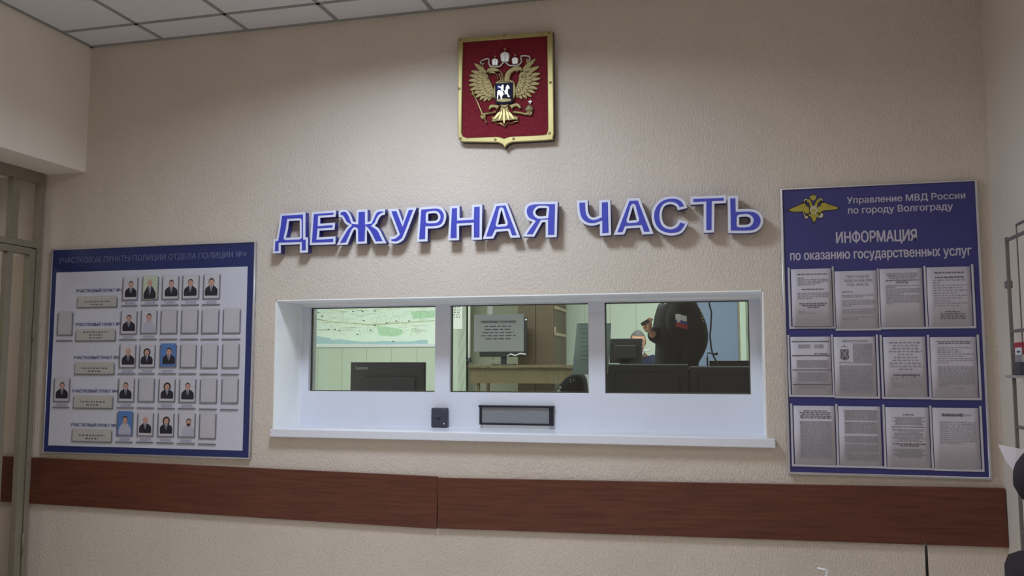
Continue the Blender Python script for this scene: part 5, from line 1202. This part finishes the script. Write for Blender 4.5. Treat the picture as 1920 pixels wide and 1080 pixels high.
# dark bag hanging at the visitor's hip
bx = P(1906, 1060, Y=vy - .03).x; bz = P(1910, 1047, Y=vy - .03).z
bg_ = tag(empty('shoulder_bag', (bx + .09, vy - .03, bz - .30)), 'dark bag hanging at the hip of the visitor, at the lower frame edge', 'bag')
part(MB().box((bx, vy - .12, bz - .30), (bx + .105, vy + .12, bz), .04), 'bag_body', 'coat', bg_, True)
part(MB().tube([(bx + .09, vy + .10, bz - .02), (vx - .155, vy + .02, 1.18), (vx - .15, vy - .10, 1.36), (vx - .05, vy - .16, 1.45), (vx + .0, vy - .14, 1.44)], .009, 8), 'strap', 'black', bg_, True)
# papers in the visitor's hand: two leaves fanned
pa = [P(1871, 833, Y=vy + .12), P(1905, 840, Y=vy + .10), P(1962, 850, Y=vy + .08), P(1955, 905, Y=vy + .04), P(1903, 886, Y=vy + .06), P(1886, 864, Y=vy + .09)]
pc = tag(empty('held_papers', pa[0]), 'white papers held out in front of the wall by the visitor at the edge', 'papers')
bm_ = MB(); vt = [bm_.b.verts.new(p - pa[0]) for p in pa]; bm_.b.faces.new((vt[0], vt[1], vt[4], vt[5])); bm_.b.faces.new((vt[1], vt[2], vt[3], vt[4]))
ex = bmesh.ops.extrude_face_region(bm_.b, geom=bm_.b.faces[:]); bmesh.ops.translate(bm_.b, verts=[v for v in ex['geom'] if isinstance(v, bmesh.types.BMVert)], vec=(0, .0015, 0)); bm_.build('front_leaf', 'paper', pc)
pb = [P(1893, 838, Y=vy + .13), P(1900, 846, Y=vy + .12), P(1925, 846, Y=vy + .12), P(1925, 870, Y=vy + .11), P(1904, 872, Y=vy + .11)]
bm_ = MB(); bm_.b.faces.new([bm_.b.verts.new(p - pa[0]) for p in pb]); ex = bmesh.ops.extrude_face_region(bm_.b, geom=bm_.b.faces[:]); bmesh.ops.translate(bm_.b, verts=[v for v in ex['geom'] if isinstance(v, bmesh.types.BMVert)], vec=(0, .0015, 0)); bm_.build('rear_leaf', 'paper', pc)

# ------------------------------------------------------------------ hall table just under the frame with the things that rise into it
YTb = -1.95
nz_ = P(1550, 1070, Y=YTb); an = P(1736, 1018, Y=YTb)
zt3 = nz_.z - .19
tb = tag(empty('hall_table', ((nz_.x + an.x) / 2, YTb, 0)), 'narrow table below the picture carrying the pump bottle and the antenna', 'table')
part(MB().box((nz_.x - .3, YTb - .25, zt3 - .03), (an.x + .12, YTb + .25, zt3), .004), 'tabletop', 'oak', tb)
for xx in (nz_.x - .28, an.x + .07):
    for yy in (YTb - .23, YTb + .2): part(MB().box((xx, yy, 0), (xx + .03, yy + .03, zt3 - .03)), 'leg', 'darkgrey', tb)
pbx = P(1549, 1075, Y=YTb).x
pb_ = tag(empty('pump_bottle', (pbx, YTb, zt3)), 'white pump dispenser whose nozzle just enters at the lower edge', 'bottle')
part(MB().lathe((pbx, YTb, zt3), [(.03, 0), (.033, .006), (.033, .10), (.026, .125), (.012, .132)], 20), 'bottle_body', 'sill', pb_, True)
part(MB().lathe((pbx, YTb, zt3 + .13), [(.014, 0), (.014, .018), (.006, .02), (.0065, .050)], 16), 'pump_collar', 'sill', pb_, True)
nl = P(1532, 1065.5, Y=YTb); nr = P(1553, 1071, Y=YTb)
part(MB().tube([nl, nl.lerp(nr, .5), nr], .0036, 8, taper=[.003, .0045, .006]).tube([nr + V(-.003, 0, 0), (pbx, YTb, zt3 + .175)], .006, 10), 'nozzle', 'sill', pb_, True)
rdx = an.x
rd = tag(empty('handheld_radio', (rdx, YTb, zt3)), 'thin black radio antenna rising across the wooden board at the lower edge', 'radio')
part(MB().box((rdx - .045, YTb - .018, zt3), (rdx + .012, YTb + .018, zt3 + .10), .005), 'radio_body', 'black', rd)
part(MB().tube([(rdx, YTb, zt3 + .095), (rdx, YTb, an.z - .02), (rdx, YTb, an.z)], .0036, 10, taper=[.0042, .0036, .0026]), 'antenna', 'black', rd, True)
part(MB().tube([(rdx - .03, YTb, zt3 + .1), (rdx - .03, YTb, zt3 + .112)], .007, 10), 'volume_knob', 'darkgrey', rd)
